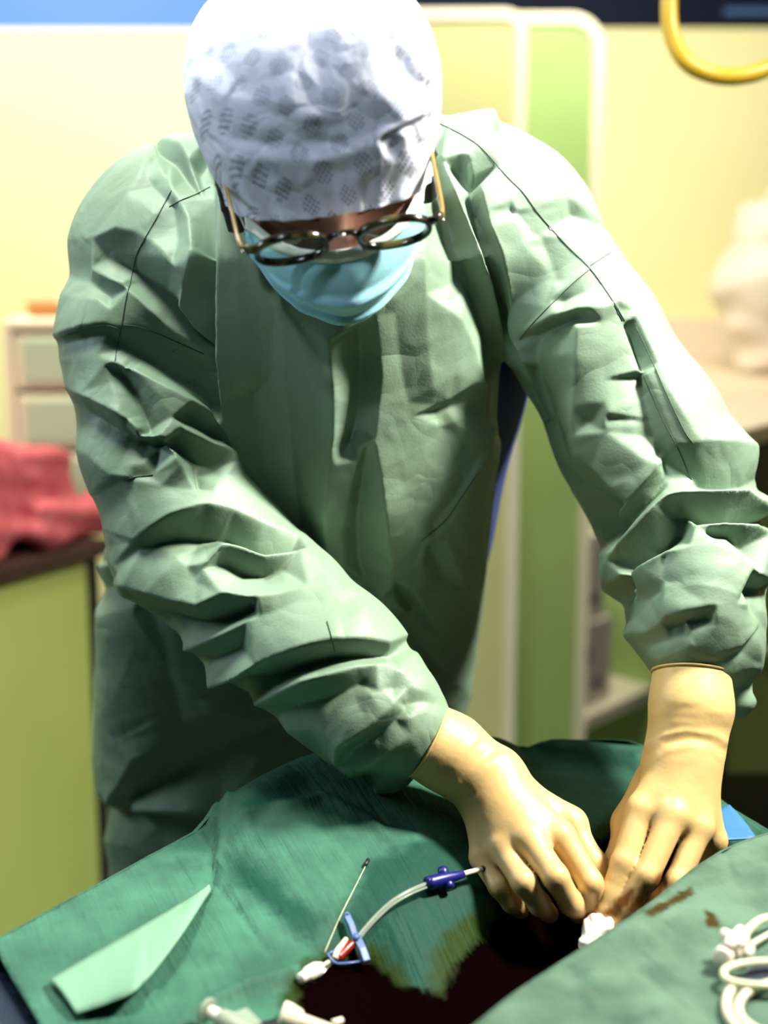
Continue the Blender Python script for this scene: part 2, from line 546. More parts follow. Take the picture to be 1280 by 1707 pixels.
pk = empty('packet', (a[0], a[1], z1), 'small brown packet with a red end on top of the cream drawer tower', 'packet')
MB().box((a[0], a[1], z1 + 0.018), (0.06, 0.07, 0.034), 0.4).build('wrapper', M_brown, pk, False, 0.006)
MB().box((a[0] + 0.052, a[1] + 0.01, z1 + 0.013), (0.035, 0.05, 0.024), 0.3).build('end_cap', M_redcap, pk, False, 0.005)

# ------------------------------------------------------------------ right worktop, bag, shelf, boxes
M_beige = mat('beige_worktop', (0.70, 0.56, 0.42), 0.55)
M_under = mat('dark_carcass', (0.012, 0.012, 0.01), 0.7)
zc = 1.15
fx = P(1100, 720, 2.4)[0]
wt = empty('side_counter', (1.5, 3.1, 0), 'beige worktop along the right wall with dark recess below', 'counter')
f0 = G(1150, 742, zc); f1 = G(1300, 700, zc)
sl_ = (f1 - f0) / (f1 - f0)[0]
bx = min(2.39, float(f0[0] + (3.25 - f0[1]) / sl_[1])) if sl_[1] > 0 else 2.39
fl = f0 + sl_ * (-0.02); fr = f0 + sl_ * (bx - f0[0])
V = []
for z in (zc - 0.035, zc):
    V += [(fl[0], fl[1], z), (fr[0], fr[1], z), (bx, WY - 0.002, z), (P(1080, 600, WY)[0], WY - 0.002, z)]
MB().add(V, [(3, 2, 1, 0), (4, 5, 6, 7), (0, 1, 5, 4), (1, 2, 6, 5), (2, 3, 7, 6), (3, 0, 4, 7)]).build('worktop', M_beige, wt, False, 0.005)
ux = P(1080, 600, WY)[0]
MB().box(((ux + bx) / 2, WY - 0.016, zc + 0.06), (bx - ux, 0.026, 0.12)).build('upstand', M_beige, wt, False, 0.004)
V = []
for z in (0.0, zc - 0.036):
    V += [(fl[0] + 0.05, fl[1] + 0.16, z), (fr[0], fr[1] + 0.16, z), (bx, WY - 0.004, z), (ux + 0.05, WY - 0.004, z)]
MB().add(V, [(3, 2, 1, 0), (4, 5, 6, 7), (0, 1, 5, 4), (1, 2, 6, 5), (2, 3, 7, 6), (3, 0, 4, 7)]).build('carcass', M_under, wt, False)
M_olive = mat('olive_door', (0.16, 0.18, 0.04), 0.6)
# an olive door front low down with a round knob
dY = 2.30
d0 = P(1236, 845, dY); d1 = P(1380, 1290, dY)
MB().box(((d0[0] + d1[0]) / 2, dY + 0.012, (d0[2] + d1[2]) / 2), (d1[0] - d0[0], 0.024, d0[2] - d1[2])).build('cabinet_door', M_olive, wt, False, 0.003)
door = [o for o in wt.children if o.name.startswith('cabinet_door')][0]
k = P(1266, 1083, dY - 0.012)
MB().tube([k + (0, .012, 0), k, k + (0, -.012, 0), k + (0, -.016, 0)], [0.005, 0.006, 0.0115, 0.009], 16).build('knob', M_trim, door)

M_bag = mat('white_bag_plastic', (0.66, 0.58, 0.49), 0.55)
def bag():
    c = P(1300, 475, 3.42); c[2] = 0
    zb = zc
    zt = P(1270, 318, 3.42)[2]
    def f(p):
        q = p - np.array([c[0], c[1], 0])
        w = 0.005 * np.sin(p[:, 2] * 46 + 4 * np.sin(p[:, 0] * 19)) + 0.006 * np.sin(p[:, 0] * 40 + 3 * np.sin(p[:, 2] * 24) + p[:, 1] * 20)
        d = chain(q, [(-.005, 0, zb + .085), (-.02, 0, zb + .22), (0.01, 0, zb + .34), (.05, 0, zt - .06)], [.11, .135, .125, .055], 0.05)
        return d + w
    V, Q = surface_net(f, (c[0] - .24, c[1] - .24, zb - .06), (c[0] + .26, c[1] + .24, zt + .08), 0.008)
    V[:, 2] = np.maximum(V[:, 2], zb + 0.0005)
    root = link('stuffed_bag', mesh_quads('stuffed_bag', V, Q), M_bag)
    tag(root, 'bulging off-white bag with a dark tie standing on the beige worktop at the right edge', 'bag')
    t = np.array([c[0] + .035, c[1], zt - .01])
    MB().tube([t + (.05 * math.cos(a), .05 * math.sin(a), .01 * math.sin(3 * a)) for a in np.linspace(0, 2 * math.pi, 25)], 0.014, 8).build('tie', M_under, root)
bag()

# open shelf beside the second panel, with two boxes
sY = 3.12
s0 = G(978, 1195, 0.42); s1 = G(1075, 1150, 0.42)
shelf = empty('shelf_unit', (s0[0] + .2, s0[1] + .2, 0), 'low open shelf unit with pale boards right of the farther partition panel', 'shelf')
sd = (s1 - s0) / np.linalg.norm(s1 - s0); sn = np.array([-sd[1], sd[0], 0])
sang = math.atan2(sd[1], sd[0])
def sbox(a0, a1, d0, d1, z0, z1):
    cc = s0 + sd * (a0 + a1) / 2 + sn * (d0 + d1) / 2
    return (cc[0], cc[1], (z0 + z1) / 2), (a1 - a0, d1 - d0, z1 - z0)
c, s = sbox(0.0, 0.30, 0, 0.34, 0.385, 0.42); MB().box(c, s, sang).build('shelf_board', M_trim, shelf, False, 0.003)
c, s = sbox(0.0, 0.30, 0.34, 0.36, 0.0, 0.93); MB().box(c, s, sang).build('back_panel', M_under, shelf, False)
c, s = sbox(0.30, 0.32, 0, 0.36, 0.0, 0.93); MB().box(c, s, sang).build('side_panel', M_panel, shelf, False)
M_box = mat('white_carton', (0.62, 0.56, 0.50), 0.7)
M_print = mat('grey_print', (0.16, 0.15, 0.17), 0.7)
for k, (zb, hb, dd, lab) in enumerate(((0.4205, 0.20, 0.035, 'white carton with grey marks, lower of the two stacked in the shelf'),
                                       (0.6215, 0.20, 0.05, 'white carton with grey marks, upper of the two stacked in the shelf'))):
    c, s = sbox(0.01, 0.15 - 0.012 * k, dd, 0.31, zb, zb + hb)
    bxo = MB().box(c, s, sang).build('carton', M_box, None, False, 0.002)
    tag(bxo, lab, 'box', 'cartons in the shelf')
    for (u, w_, zz, h_) in ((0.03, 0.03, 0.11, 0.035), (0.075, 0.04, 0.04, 0.02)):
        c2, s2 = sbox(u, u + w_, dd - 0.0015, dd - 0.0005, zb + zz, zb + zz + h_)
        MB().box(c2, s2, sang).build('printed_mark', M_print, bxo, False)

# ------------------------------------------------------------------ yellow hose looping from the ceiling
M_hose = mat('yellow_hose_rubber', (0.85, 0.52, 0.035), 0.35)
hp = [(1175, -420, 1.86), (1145, -200, 1.80), (1122, -60, 1.76), (1115, 10, 1.74), (1121, 62, 1.73), (1145, 104, 1.72), (1190, 125, 1.72), (1240, 126, 1.72), (1290, 108, 1.73), (1350, 60, 1.76), (1420, -40, 1.82), (1470, -200, 1.86)]
pts = [P(*q) for q in hp]
pts = [np.array([pts[0][0], pts[0][1], 2.94])] + pts + [np.array([pts[-1][0], pts[-1][1], 2.94])]
hs = MB().tube(crom(pts, 10), 0.0108, 16).build('hose', M_hose)
tag(hs, 'thick yellow hose hanging in a loop at the top right corner', 'hose')
# ================================================================== THE SURGEON
M_skin = mat('skin', (0.42, 0.20, 0.13), 0.5)
BS(M_skin).inputs['Subsurface Weight'].default_value = 0.1
BS(M_skin).inputs['Subsurface Radius'].default_value = (0.01, 0.004, 0.002)
M_gown = mat('green_gown_fabric', (0.158, 0.240, 0.165), 0.58)
M_cap = mat('white_nonwoven', (0.78, 0.80, 0.90), 0.8)
M_mask = mat('blue_mask', (0.28, 0.57, 0.66), 0.7)
M_white = mat('white_foam', (0.85, 0.85, 0.78), 0.7)
M_scrub = mat('navy_scrubs', (0.012, 0.028, 0.13), 0.8)

# --- head frame: strongly bowed towards the table, rolled a little
HC = P(537, 250, 1.085)
_th = math.radians(54); _ro = math.radians(5.7)
_r, _u, _b = RGT, UPV, -FWD
HR = _r * math.cos(_ro) + _u * math.sin(_ro)
_u2 = -_r * math.sin(_ro) + _u * math.cos(_ro)
HF = _b * math.cos(_th) - _u2 * math.sin(_th)
HU = _u2 * math.cos(_th) + _b * math.sin(_th)
_yw = math.radians(5)
HR, HF = HR * math.cos(_yw) - HF * math.sin(_yw), HF * math.cos(_yw) + HR * math.sin(_yw)
HM = np.stack([HR, HF, HU])           # rows; local (right, forward, up)
def H(r, f, u): return HC + HR * r + HF * f + HU * u

# --- skeleton
NECK = P(540, 345, 1.24)
SHL = P(238, 452, 1.28); SHR = P(872, 455, 1.285)
ELL = P(318, 925, 1.19); ELR = P(1132, 830, 1.22)
WRL = P(752, 1260, 1.070); WRR = P(1150, 1190, 1.076)
PEL = P(490, 1150, 1.52)

def body_sdf(p):
    q = (p - HC) @ HM.T
    d = ell(q, (0, -.008, .022), (.076, .096, .100))
    d = smin(d, ell(q, (0, .030, -.045), (.060, .062, .075)), .03)
    d = smin(d, ell(q, (0, .058, -.092), (.030, .030, .026)), .03)              # chin
    d = smin(d, cone(q, (-.036, .080, .026), (.036, .080, .026), .011, .011), .022)   # brow
    d = smin(d, cone(q, (0, .092, .018), (0, .106, -.028), .008, .012), .012)          # nose
    for s in (-1, 1):
        d = smin(d, cone(q, (s * .006, .104, -.030), (s * .015, .098, -.032), .008, .008), .006)
        d = -smin(-d, ell(q, (s * .032, .100, .012), (.019, .016, .011)), .012)        # eye sockets
        d = smin(d, ell(q, (s * .032, .076, .010), (.0135, .0135, .0125)), .004)       # lids
        d = smin(d, ell(q, (s * .042, .062, -.022), (.020, .016, .016)), .02)          # cheeks
        d = smin(d, ell(q, (s * .079, -.012, .002), (.007, .018, .030)), .006)         # ears
    d = smin(d, cone(q, (-.018, .088, -.062), (.018, .088, -.062), .007, .007), .008)  # lips
    d = smin(d, cone(p, H(0, -.03, -.05), NECK, .055, .062), .03)
    d = smin(d, chain(p, [NECK, P(545, 560, 1.31), P(525, 850, 1.43), PEL], [.09, .095, .10, .125], .06), .05)
    for sh, el, fa, wr in ((SHL, ELL, P(560, 1115, 1.11), WRL), (SHR, ELR, P(1163, 1050, 1.115), WRR)):
        d = smin(d, chain(p, [NECK + (sh - NECK) * .4 - [0, 0, .03], sh, el, fa, wr], [.052, .045, .038, .032, .022], .02), .04)
    for s in (-1, 1):
        h = PEL + [s * .09, 0, -.05]
        kn = np.array([h[0] + s * .02, 1.57, .50]); an = np.array([h[0] + s * .03, 1.58, .09])
        d = smin(d, chain(p, [h, kn, an], [.085, .056, .038], .04), .05)
        d = smin(d, cone(p, an - [0, 0, .045], an + [0, -.17, -.052], .042, .032), .03)
    return d

V, Q = surface_net(body_sdf, (-.45, .85, -.02), (.42, 1.78, 1.72), 0.006)
V[:, 2] = np.maximum(V[:, 2], 0.0)
person = link('person', mesh_quads('person', V, Q), M_skin)
tag(person, 'person in green surgical gown, cap, mask and glasses bending over the draped table', 'person')

# --- scrub top seen between the gown's open back and the arm on the right
def scrub_sdf(p):
    d = chain(p, [NECK - [0, -.03, .08], P(600, 640, 1.36), P(600, 850, 1.44), P(560, 1250, 1.56)], [.11, .150, .135, .15], .06)
    d = smin(d, cone(p, P(760, 560, 1.36), P(715, 900, 1.44), .085, .05), .03)
    return d
V, Q = surface_net(scrub_sdf, (-.35, 1.0, .6), (.4, 1.85, 1.6), 0.010)
link('scrub_top', mesh_quads('scrub_top', V, Q), M_scrub, person)['label'] = 'navy scrub top under the open gown'

def gown_material():
    m = M_gown
    tc = N(m, 'ShaderNodeTexCoord')
    n1 = N(m, 'ShaderNodeTexNoise'); n1.inputs['Scale'].default_value = 16; n1.inputs['Detail'].default_value = 2; n1.inputs['Distortion'].default_value = .4; L(m, tc.outputs['Object'], n1.inputs['Vector'])
    sb = N(m, 'ShaderNodeMath', operation='SUBTRACT'); sb.inputs[1].default_value = .5; L(m, n1.outputs['Fac'], sb.inputs[0])
    ab = N(m, 'ShaderNodeMath', operation='ABSOLUTE'); L(m, sb.outputs[0], ab.inputs[0])
    b1 = bump(m, ab.outputs[0], .42, .012)
    n2 = N(m, 'ShaderNodeTexVoronoi', feature='DISTANCE_TO_EDGE'); n2.inputs['Scale'].default_value = 24; L(m, tc.outputs['Object'], n2.inputs['Vector'])
    b2 = bump(m, n2.outputs['Distance'], .10, .010, b1)
    n3 = N(m, 'ShaderNodeTexNoise'); n3.inputs['Scale'].default_value = 420; n3.inputs['Detail'].default_value = 2; L(m, tc.outputs['Object'], n3.inputs['Vector'])
    bump(m, n3.outputs['Fac'], .25, .0006, b2)
gown_material()
# --- gown: trunk and two sleeves as one garment
TRK = [  # centre px, py, Y, half width px, half depth m
    (545, 268, 1.27, 120, .075), (545, 330, 1.27, 255, .105), (540, 430, 1.265, 325, .125), (535, 600, 1.285, 300, .135), (520, 800, 1.33, 305, .15),
    (487, 1000, 1.41, 325, .16), (472, 1200, 1.50, 315, .165), (468, 1420, 1.56, 300, .17), (470, 1900, 1.58, 290, .19), (470, 2550, 1.58, 300, .20)]
_tc = np.array([P(a, b, y) for a, b, y, w, dd in TRK]); _tw = np.array([pxm(w, y) for a, b, y, w, dd in TRK]); _td = np.array([dd for *_, dd in TRK])
def trunk(p):
    z = p[:, 2]; zz = _tc[::-1, 2]
    def ip(a): return np.interp(z, zz, a[::-1])
    cx, cy, w, dp = ip(_tc[:, 0]), ip(_tc[:, 1]), ip(_tw), ip(_td)
    ax, ay = np.abs(p[:, 0] - cx), np.abs(p[:, 1] - cy)
    n = 2.4
    rr = ((ax / w) ** n + (ay / dp) ** n) ** (1 / n)
    gl = np.sqrt(((ax / w) / w) ** 2 + ((ay / dp) / dp) ** 2) / (rr + 1e-6) + 1e-6
    d = (rr - 1) / np.clip(gl, 1 / w.max(), 1 / .06) * 0.9
    d = np.maximum(d, z - _tc[0, 2] - .01)
    return np.maximum(d, _tc[-1, 2] + .0 - z)
SLV_L = [(300, 395, 1.28, 118), (250, 455, 1.275, 118), (236, 560, 1.25, 128), (270, 740, 1.215, 130), (318, 905, 1.19, 128), (440, 1020, 1.155, 128), (560, 1115, 1.11, 122), (640, 1190, 1.085, 94), (668, 1208, 1.077, 78), (692, 1224, 1.072, 56)]
SLV_R = [(795, 342, 1.27, 106), (872, 412, 1.265, 114), (968, 560, 1.245, 120), (1060, 722, 1.225, 134), (1120, 838, 1.21, 134), (1150, 945, 1.165, 126), (1162, 1030, 1.125, 108), (1160, 1065, 1.107, 84), (1156, 1090, 1.098, 58)]
def sleeve(p, S): return chain(p, [P(a, b, y) for a, b, y, r in S], [pxm(r, y) for a, b, y, r in S], .02)
_zs = P(540, 560, 1.25)[2]
def gown_sdf(p):
    t = trunk(p)
    t = smin(t, cone(p, P(430, 330, 1.29), P(290, 390, 1.285), pxm(110, 1.28), pxm(118, 1.28)), .05)
    t = smin(t, cone(p, P(650, 320, 1.28), P(800, 335, 1.275), pxm(112, 1.28), pxm(112, 1.28)), .05)
    k = np.clip((p[:, 2] - _zs) / .12, 0, 1) * .05 + .004
    d = smin(t, sleeve(p, SLV_L), k)
    d = smin(d, sleeve(p, SLV_R), k)
    d = smin(d, cone(p, P(540, 345, 1.25), P(560, 455, 1.185), .085, .066), .03)
    d = smin(d, cone(p, P(1190, 1075, 1.13), P(1222, 1158, 1.125), .030, .017), .03)
    d = smin(d, cone(p, P(612, 1218, 1.108), P(650, 1278, 1.10), .036, .020), .03)
    # hollow where the collar lets the neck through
    return d
V, Q = surface_net(gown_sdf, (-.48, .92, .12), (.44, 1.85, 1.66), 0.0036, 3)
# --- the gown's folds: ridges (+mm) and valleys (-mm) as hand-placed lines
GT, GL, GR = [], [], []
def T_(*l): GT.extend(l)
def L_(*l): GL.extend(l)
def R_(*l): GR.extend(l)
def TL(*l): GT.extend(l); GL.extend(l)
def TR(*l): GT.extend(l); GR.extend(l)
def C(h, *p): return [(x, y, h) for x, y in p]
# left shoulder (shared)
TL([(256, 238, 3), (300, 250, 6), (318, 282, 6), (334, 262, 5), (354, 240, 3)], [(262, 252, -2), (294, 270, -5), (306, 284, -6)], [(330, 284, -5), (352, 258, -5)],
   C(7, (372, 290), (368, 400), (366, 500), (366, 600), (376, 700)), [(356, 300, -4), (354, 400, -10), (354, 500, -15), (358, 590, -18), (366, 660, -16)],
   [(286, 318, 2), (322, 370, 5), (332, 425, 9), (318, 470, 7), (309, 508, 7), (330, 548, 4), (352, 584, -6)], [(338, 330, -3), (346, 420, -8)],
   [(290, 345, -2), (300, 400, 0), (296, 430, 2)], [(235, 300, 3), (262, 268, 0)], [(215, 330, 3), (255, 310, -2), (285, 300, 2)],
   [(165, 400, 4), (205, 385, 7), (250, 395, 5), (262, 362, 4)], [(180, 428, -2), (218, 452, -6), (278, 503, -10), (352, 586, -16)], [(262, 410, 5), (300, 440, 6), (325, 435, 8)],
   [(160, 450, 3), (195, 470, 6), (215, 470, 6)], [(212, 478, 7), (262, 520, 6), (300, 552, 3), (340, 590, -4)], [(130, 500, 2), (170, 505, 5), (190, 520, 5)], [(150, 470, -1), (185, 495, -1)])
L_([(107, 556, 3), (145, 545, 5), (178, 541, 5), (196, 547, 4), (232, 545, 3), (268, 556, 2), (352, 594, -8)], [(110, 570, -2), (150, 560, -2), (185, 556, -1)],
   [(205, 575, -4), (245, 595, -8), (300, 625, -9), (352, 655, -9)], [(192, 604, 5), (250, 636, 6), (320, 678, 7), (366, 706, 7), (380, 694, 4)],
   [(130, 600, 1), (165, 590, 2), (180, 610, 4)], [(203, 622, -2), (222, 655, -6), (240, 695, -7), (250, 722, -7)], [(215, 615, 3), (262, 660, 5), (285, 700, 4)], [(190, 640, 3), (210, 690, 3), (232, 728, 4)],
   [(110, 640, 2), (150, 662, 5), (200, 690, 6), (235, 715, 4)], [(124, 668, 0), (150, 688, -4), (195, 716, -7), (242, 740, -8), (268, 746, -6)],
   [(250, 728, 8), (270, 732, 7), (290, 757, 8), (312, 800, 8), (337, 852, 10)], [(262, 736, -6), (300, 750, -9), (330, 768, -8), (352, 780, -4)], [(300, 715, 5), (345, 740, 6), (384, 757, 8)],
   [(320, 700, -5), (360, 725, -6), (395, 735, -4)], [(384, 757, 8), (362, 800, 6), (337, 852, 10)], [(384, 757, 8), (418, 765, 7)], [(420, 790, 6), (455, 850, 6), (484, 898, 4)], [(325, 775, -5), (330, 815, -3)],
   [(150, 760, 1), (190, 790, 3), (240, 800, 4), (290, 815, 5)], [(200, 780, 1), (240, 772, 1)], [(205, 800, 1), (255, 792, 1)],
   [(222, 902, 2), (255, 882, 7), (291, 860, 10), (337, 850, 12), (375, 860, 9), (430, 888, 8), (490, 902, 5)], [(232, 915, -1), (290, 898, -9), (330, 896, -11), (366, 896, -8)], [(385, 895, -9), (425, 918, -9), (490, 920, -6)],
   [(340, 955, 6), (358, 935, 9), (374, 920, 12), (405, 926, 10), (440, 938, 8), (475, 934, 7), (505, 924, 5)], [(376, 940, -2), (405, 952, -7), (440, 955, -6), (470, 948, -2)],
   [(180, 930, 1), (205, 950, 3)], [(216, 966, 8), (280, 984, 10), (345, 1008, 11), (382, 990, 9), (420, 1002, 10), (470, 998, 8), (540, 985, 8), (600, 1008, 5)], [(300, 930, 3), (335, 960, 5), (345, 1005, 10)],
   [(240, 1010, -2), (270, 1030, -7), (320, 1044, -9), (375, 1034, -7), (420, 1014, -3)], [(300, 1085, 3), (360, 1060, 5), (430, 1030, 6), (500, 1015, 7), (560, 1020, 6)],
   [(310, 1095, -4), (350, 1105, -4), (400, 1080, -2)], [(335, 1136, 8), (407, 1116, 10), (482, 1094, 11), (557, 1074, 11), (600, 1074, 9), (640, 1078, 6)], [(346, 1158, -8), (410, 1139, -10), (485, 1116, -10), (560, 1095, -9), (606, 1090, -6), (648, 1093, -3)],
   [(400, 1180, 2), (450, 1160, 4), (510, 1130, 7), (545, 1122, 7), (590, 1112, 5), (640, 1110, 4), (680, 1140, 5)], [(470, 1185, -2), (520, 1170, -3), (560, 1160, -2), (600, 1140, -2)],
   [(490, 1210, 2), (540, 1205, 5), (575, 1236, 9), (615, 1212, 8), (655, 1180, 7), (665, 1165, 5)], [(588, 1252, -5), (630, 1226, -7), (660, 1200, -6), (680, 1180, -4)], [(560, 1270, 2), (605, 1276, 6), (650, 1250, 7), (690, 1222, 3)],
   [(618, 1296, -4), (655, 1272, -5), (692, 1246, -3)], [(632, 1308, 5), (660, 1290, 5), (690, 1268, 2)], [(650, 1150, 0), (690, 1152, 5), (728, 1165, 4)], [(672, 1172, -4), (705, 1170, -4), (730, 1178, -2)], [(680, 1196, 5), (712, 1188, 3)],
   [(600, 1175, 3), (618, 1160, 5), (640, 1150, 3)])
# right shoulder and the grooves that fall from the neck
TR([(720, 200, 2), (770, 224, 3), (803, 247, 5), (845, 293, 3)], [(742, 196, 0), (790, 214, 4), (822, 214, 6), (818, 236, 5), (806, 250, 5)], [(826, 220, -3), (836, 216, -3)],
   [(716, 262, -4), (726, 290, -10), (763, 386, -14), (790, 455, -14), (809, 508, -11), (820, 560, -7), (827, 640, -3), (830, 720, 0)], [(736, 270, 4), (752, 320, 6), (784, 395, 5), (815, 470, 4), (834, 540, 2), (846, 610, 0), (850, 680, 0)],
   [(772, 278, -4), (788, 310, -9), (806, 396, -11), (836, 508, -11), (852, 570, -9), (872, 640, -8), (890, 700, -6)], [(795, 320, 6), (812, 385, 7), (831, 440, 7), (848, 500, 6), (862, 560, 6), (880, 600, 5)],
   [(765, 268, 5), (778, 270, 6), (786, 296, 0)], [(760, 285, -5), (782, 306, -8)], [(845, 330, 4), (862, 370, 4), (868, 410, 5)], [(850, 350, 2), (880, 385, 2)], [(890, 350, 3), (905, 410, 0), (930, 470, 2)], [(905, 300, 4), (930, 305, 4), (940, 330, 2)],
   [(940, 345, 0), (955, 358, -3)], [(960, 400, 3), (985, 395, 4), (1012, 388, 2)], [(985, 446, 6), (930, 496, 5), (882, 546, 5), (866, 570, 4)], [(1020, 420, 3), (986, 440, 5)], [(900, 440, 3), (920, 470, 2)])
R_([(884, 550, 6), (925, 530, 8), (962, 520, 9), (1000, 519, 8), (1026, 509, 6)], [(895, 560, -3), (925, 548, -4), (960, 536, -1)], [(940, 505, 2), (975, 492, 4), (1000, 480, 4)],
   [(890, 590, -3), (905, 660, -5), (930, 740, -5), (955, 800, -5)], [(960, 545, 8), (964, 620, 9), (967, 700, 9), (972, 770, 7)], [(1000, 540, 5), (1010, 640, 4), (1015, 720, 4)],
   [(1022, 512, 4), (1044, 560, 2), (1062, 610, 2), (1100, 690, 2), (1120, 740, 3)], [(1040, 545, -3), (1062, 600, -4), (1078, 660, -4), (1092, 730, -5), (1108, 770, -6)], [(1050, 520, 4), (1080, 590, 6), (1105, 650, 6), (1138, 710, 7), (1156, 740, 8)],
   [(1040, 460, 2), (1090, 560, 3), (1150, 640, 3), (1200, 690, 3)], [(985, 700, 3), (1020, 690, 4), (1015, 706, 0)], [(980, 770, 6), (1000, 775, 7), (1030, 806, 10), (1058, 790, 7), (1085, 765, 5)], [(970, 800, -2), (1010, 830, -5), (1032, 842, -6)],
   [(1156, 738, 8), (1200, 745, 10), (1247, 757, 9)], [(1150, 790, -3), (1165, 812, -6), (1210, 818, -7), (1238, 812, -5)], [(1044, 852, 7), (1062, 826, 9), (1080, 800, 9), (1099, 772, 8)], [(1010, 870, -6), (1035, 880, -8), (1050, 868, -4)],
   [(1065, 860, 0), (1090, 830, 0), (1110, 800, -2)],
   [(1116, 838, 14), (1150, 833, 12), (1185, 831, 11), (1225, 828, 11), (1262, 858, 10)], [(1128, 852, -4), (1165, 866, -9), (1205, 870, -10), (1245, 872, -8), (1275, 868, -5)],
   [(1116, 838, 14), (1092, 868, 13), (1055, 908, 12), (1030, 945, 9), (1022, 985, 6)], [(1147, 862, -3), (1128, 886, -11), (1090, 922, -12), (1062, 958, -10), (1040, 1000, -7)],
   [(1160, 884, 7), (1200, 880, 8), (1245, 884, 9), (1266, 895, 7)], [(1150, 872, 3), (1165, 888, 6), (1178, 902, 7), (1194, 918, 8)], [(1180, 892, -3), (1215, 895, -4), (1235, 915, -4)],
   [(1050, 967, 8), (1080, 945, 8), (1116, 926, 8), (1150, 918, 8)], [(1205, 905, 3), (1222, 930, 7), (1240, 958, 8), (1262, 966, 6)], [(1229, 940, -4), (1250, 975, -8), (1280, 982, -6)],
   [(1114, 935, 4), (1112, 985, 6), (1114, 1030, 9), (1145, 1022, 9), (1176, 1016, 8), (1230, 1010, 6)], [(1120, 1042, -5), (1150, 1036, -7), (1176, 1030, -4)], [(1060, 985, 2), (1085, 1000, 0), (1105, 990, 2)], [(1040, 1010, -4), (1060, 1030, 0)],
   [(1066, 1052, 8), (1072, 1085, 7), (1080, 1110, 4)], [(1088, 1050, 5), (1105, 1040, 6)], [(1092, 1075, -5), (1130, 1058, -5), (1145, 1050, -5)], [(1100, 1100, 4), (1130, 1085, 6), (1152, 1076, 9), (1188, 1091, 9), (1228, 1076, 8)], [(1160, 1108, -5), (1200, 1104, -7), (1235, 1088, -5)],
   [(1190, 1040, 6), (1225, 1050, 5), (1240, 1010, 3)], [(1150, 1060, 2), (1146, 1040, 3)], [(1180, 1122, 4), (1220, 1122, 6), (1262, 1105, 5)], [(1205, 1150, -3), (1235, 1145, -3)], [(1215, 1175, 4), (1245, 1170, 3)], [(1120, 1110, -4), (1140, 1108, -2), (1160, 1122, 2)],
   [(1255, 1010, -4), (1270, 1040, -2)])
# trunk
T_([(376, 700, 6), (392, 760, 4), (430, 830, 4)], [(400, 430, 3), (402, 560, 2), (404, 640, 0)], [(440, 470, -8), (452, 560, -12), (460, 680, -14), (478, 800, -14), (500, 900, -12), (520, 960, -9)],
   C(-10, (415, 660), (430, 740), (450, 830)), [(500, 540, -4), (520, 640, 0), (528, 740, 2)], [(548, 560, 5), (556, 640, 8), (556, 720, 9), (546, 780, 8), (540, 860, 7), (545, 930, 5)], [(600, 545, -3), (604, 620, -4), (596, 700, -4), (585, 740, -5)],
   [(622, 520, 3), (634, 620, 4), (620, 728, 8)], [(556, 752, 8), (572, 792, 7)], 
   [(600, 736, 7), (582, 820, 5), (570, 880, 4), (574, 940, 3)], [(610, 742, 4), (604, 800, -4), (596, 880, -8), (600, 940, -8), (612, 985, -5)], [(622, 735, 8), (632, 800, 9), (640, 880, 9), (650, 970, 6)], [(652, 740, 6), (672, 830, 6), (690, 900, 6)],
   [(700, 300, 3), (702, 420, 4), (706, 540, 4), (715, 640, 5)], [(722, 604, 4), (760, 624, 4), (798, 636, 5)], [(765, 530, 3), (785, 580, 3.5), (798, 636, 5)], [(806, 650, 1), (800, 700, 1)], [(655, 520, 2), (668, 620, 2), (682, 690, 4)],
   [(720, 672, 3), (745, 662, 3)], [(724, 684, -1), (750, 676, -1)], [(718, 704, 3), (735, 710, 1), (752, 700, 3)], [(822, 712, 3), (800, 760, 4), (786, 782, 5), (742, 868, 6), (702, 902, 6)], [(790, 760, 2), (756, 820, 2), (720, 868, 2)], [(730, 880, 5), (762, 960, 5), (782, 1010, 4)], [(715, 910, -2), (740, 960, -2)],
   [(780, 1000, 5), (750, 1050, 6), (716, 1090, 6)], [(640, 930, 3), (660, 950, 6), (650, 985, 2), (668, 1010, 5)], [(668, 985, -5), (690, 1020, -6), (710, 1052, -5)], [(690, 985, 5), (716, 1030, 5), (728, 1060, 4)], [(630, 990, 4), (625, 1030, 4)],
   [(655, 1060, -12), (685, 1075, -14)], [(610, 1010, -4), (640, 1040, -6)], [(700, 940, 4), (706, 985, 3)], [(790, 880, 3), (800, 940, 2)], [(770, 1080, 3), (740, 1120, 3)], [(815, 800, 1), (800, 960, 1), (788, 1120, 1)],
   [(430, 960, -6), (470, 1000, -6)],
   # lower trunk on the left
   [(148, 964, 10), (185, 945, 7), (232, 924, 3)], [(160, 985, -2), (200, 972, -3), (240, 985, -3)], [(150, 1000, 2), (185, 1060, 4), (200, 1110, 3)], [(230, 1010, 3), (228, 1070, 2), (210, 1130, 4)], [(165, 1110, 2), (185, 1180, 5), (205, 1240, 6)],
   [(280, 1120, -2), (300, 1200, -3), (270, 1270, -3)], [(162, 1210, 4), (168, 1260, 6), (190, 1330, 8)], [(200, 1220, 3), (232, 1254, 9), (215, 1295, 9), (192, 1334, 10)], [(215, 1328, -4), (290, 1296, -8), (380, 1255, -8), (470, 1210, -6)],
   [(230, 1346, 5), (320, 1342, 8), (372, 1350, 6)], [(178, 1350, -6), (230, 1360, -6), (340, 1372, -6)], [(175, 1400, 2), (230, 1410, 2)], [(172, 1440, 0), (300, 1440, 0)], [(360, 1180, 2), (420, 1200, 2)])
def gown_relief(lines):
    r = Relief(-40, 100, 1400, 1800, 2)
    r.line([(-40, 100, 0), (1400, 100, 0), (1400, 1800, 0), (-40, 1800, 0), (-40, 100, 0)], 30)
    for l in lines: r.line(l, 6)
    return r.solve(0.9)
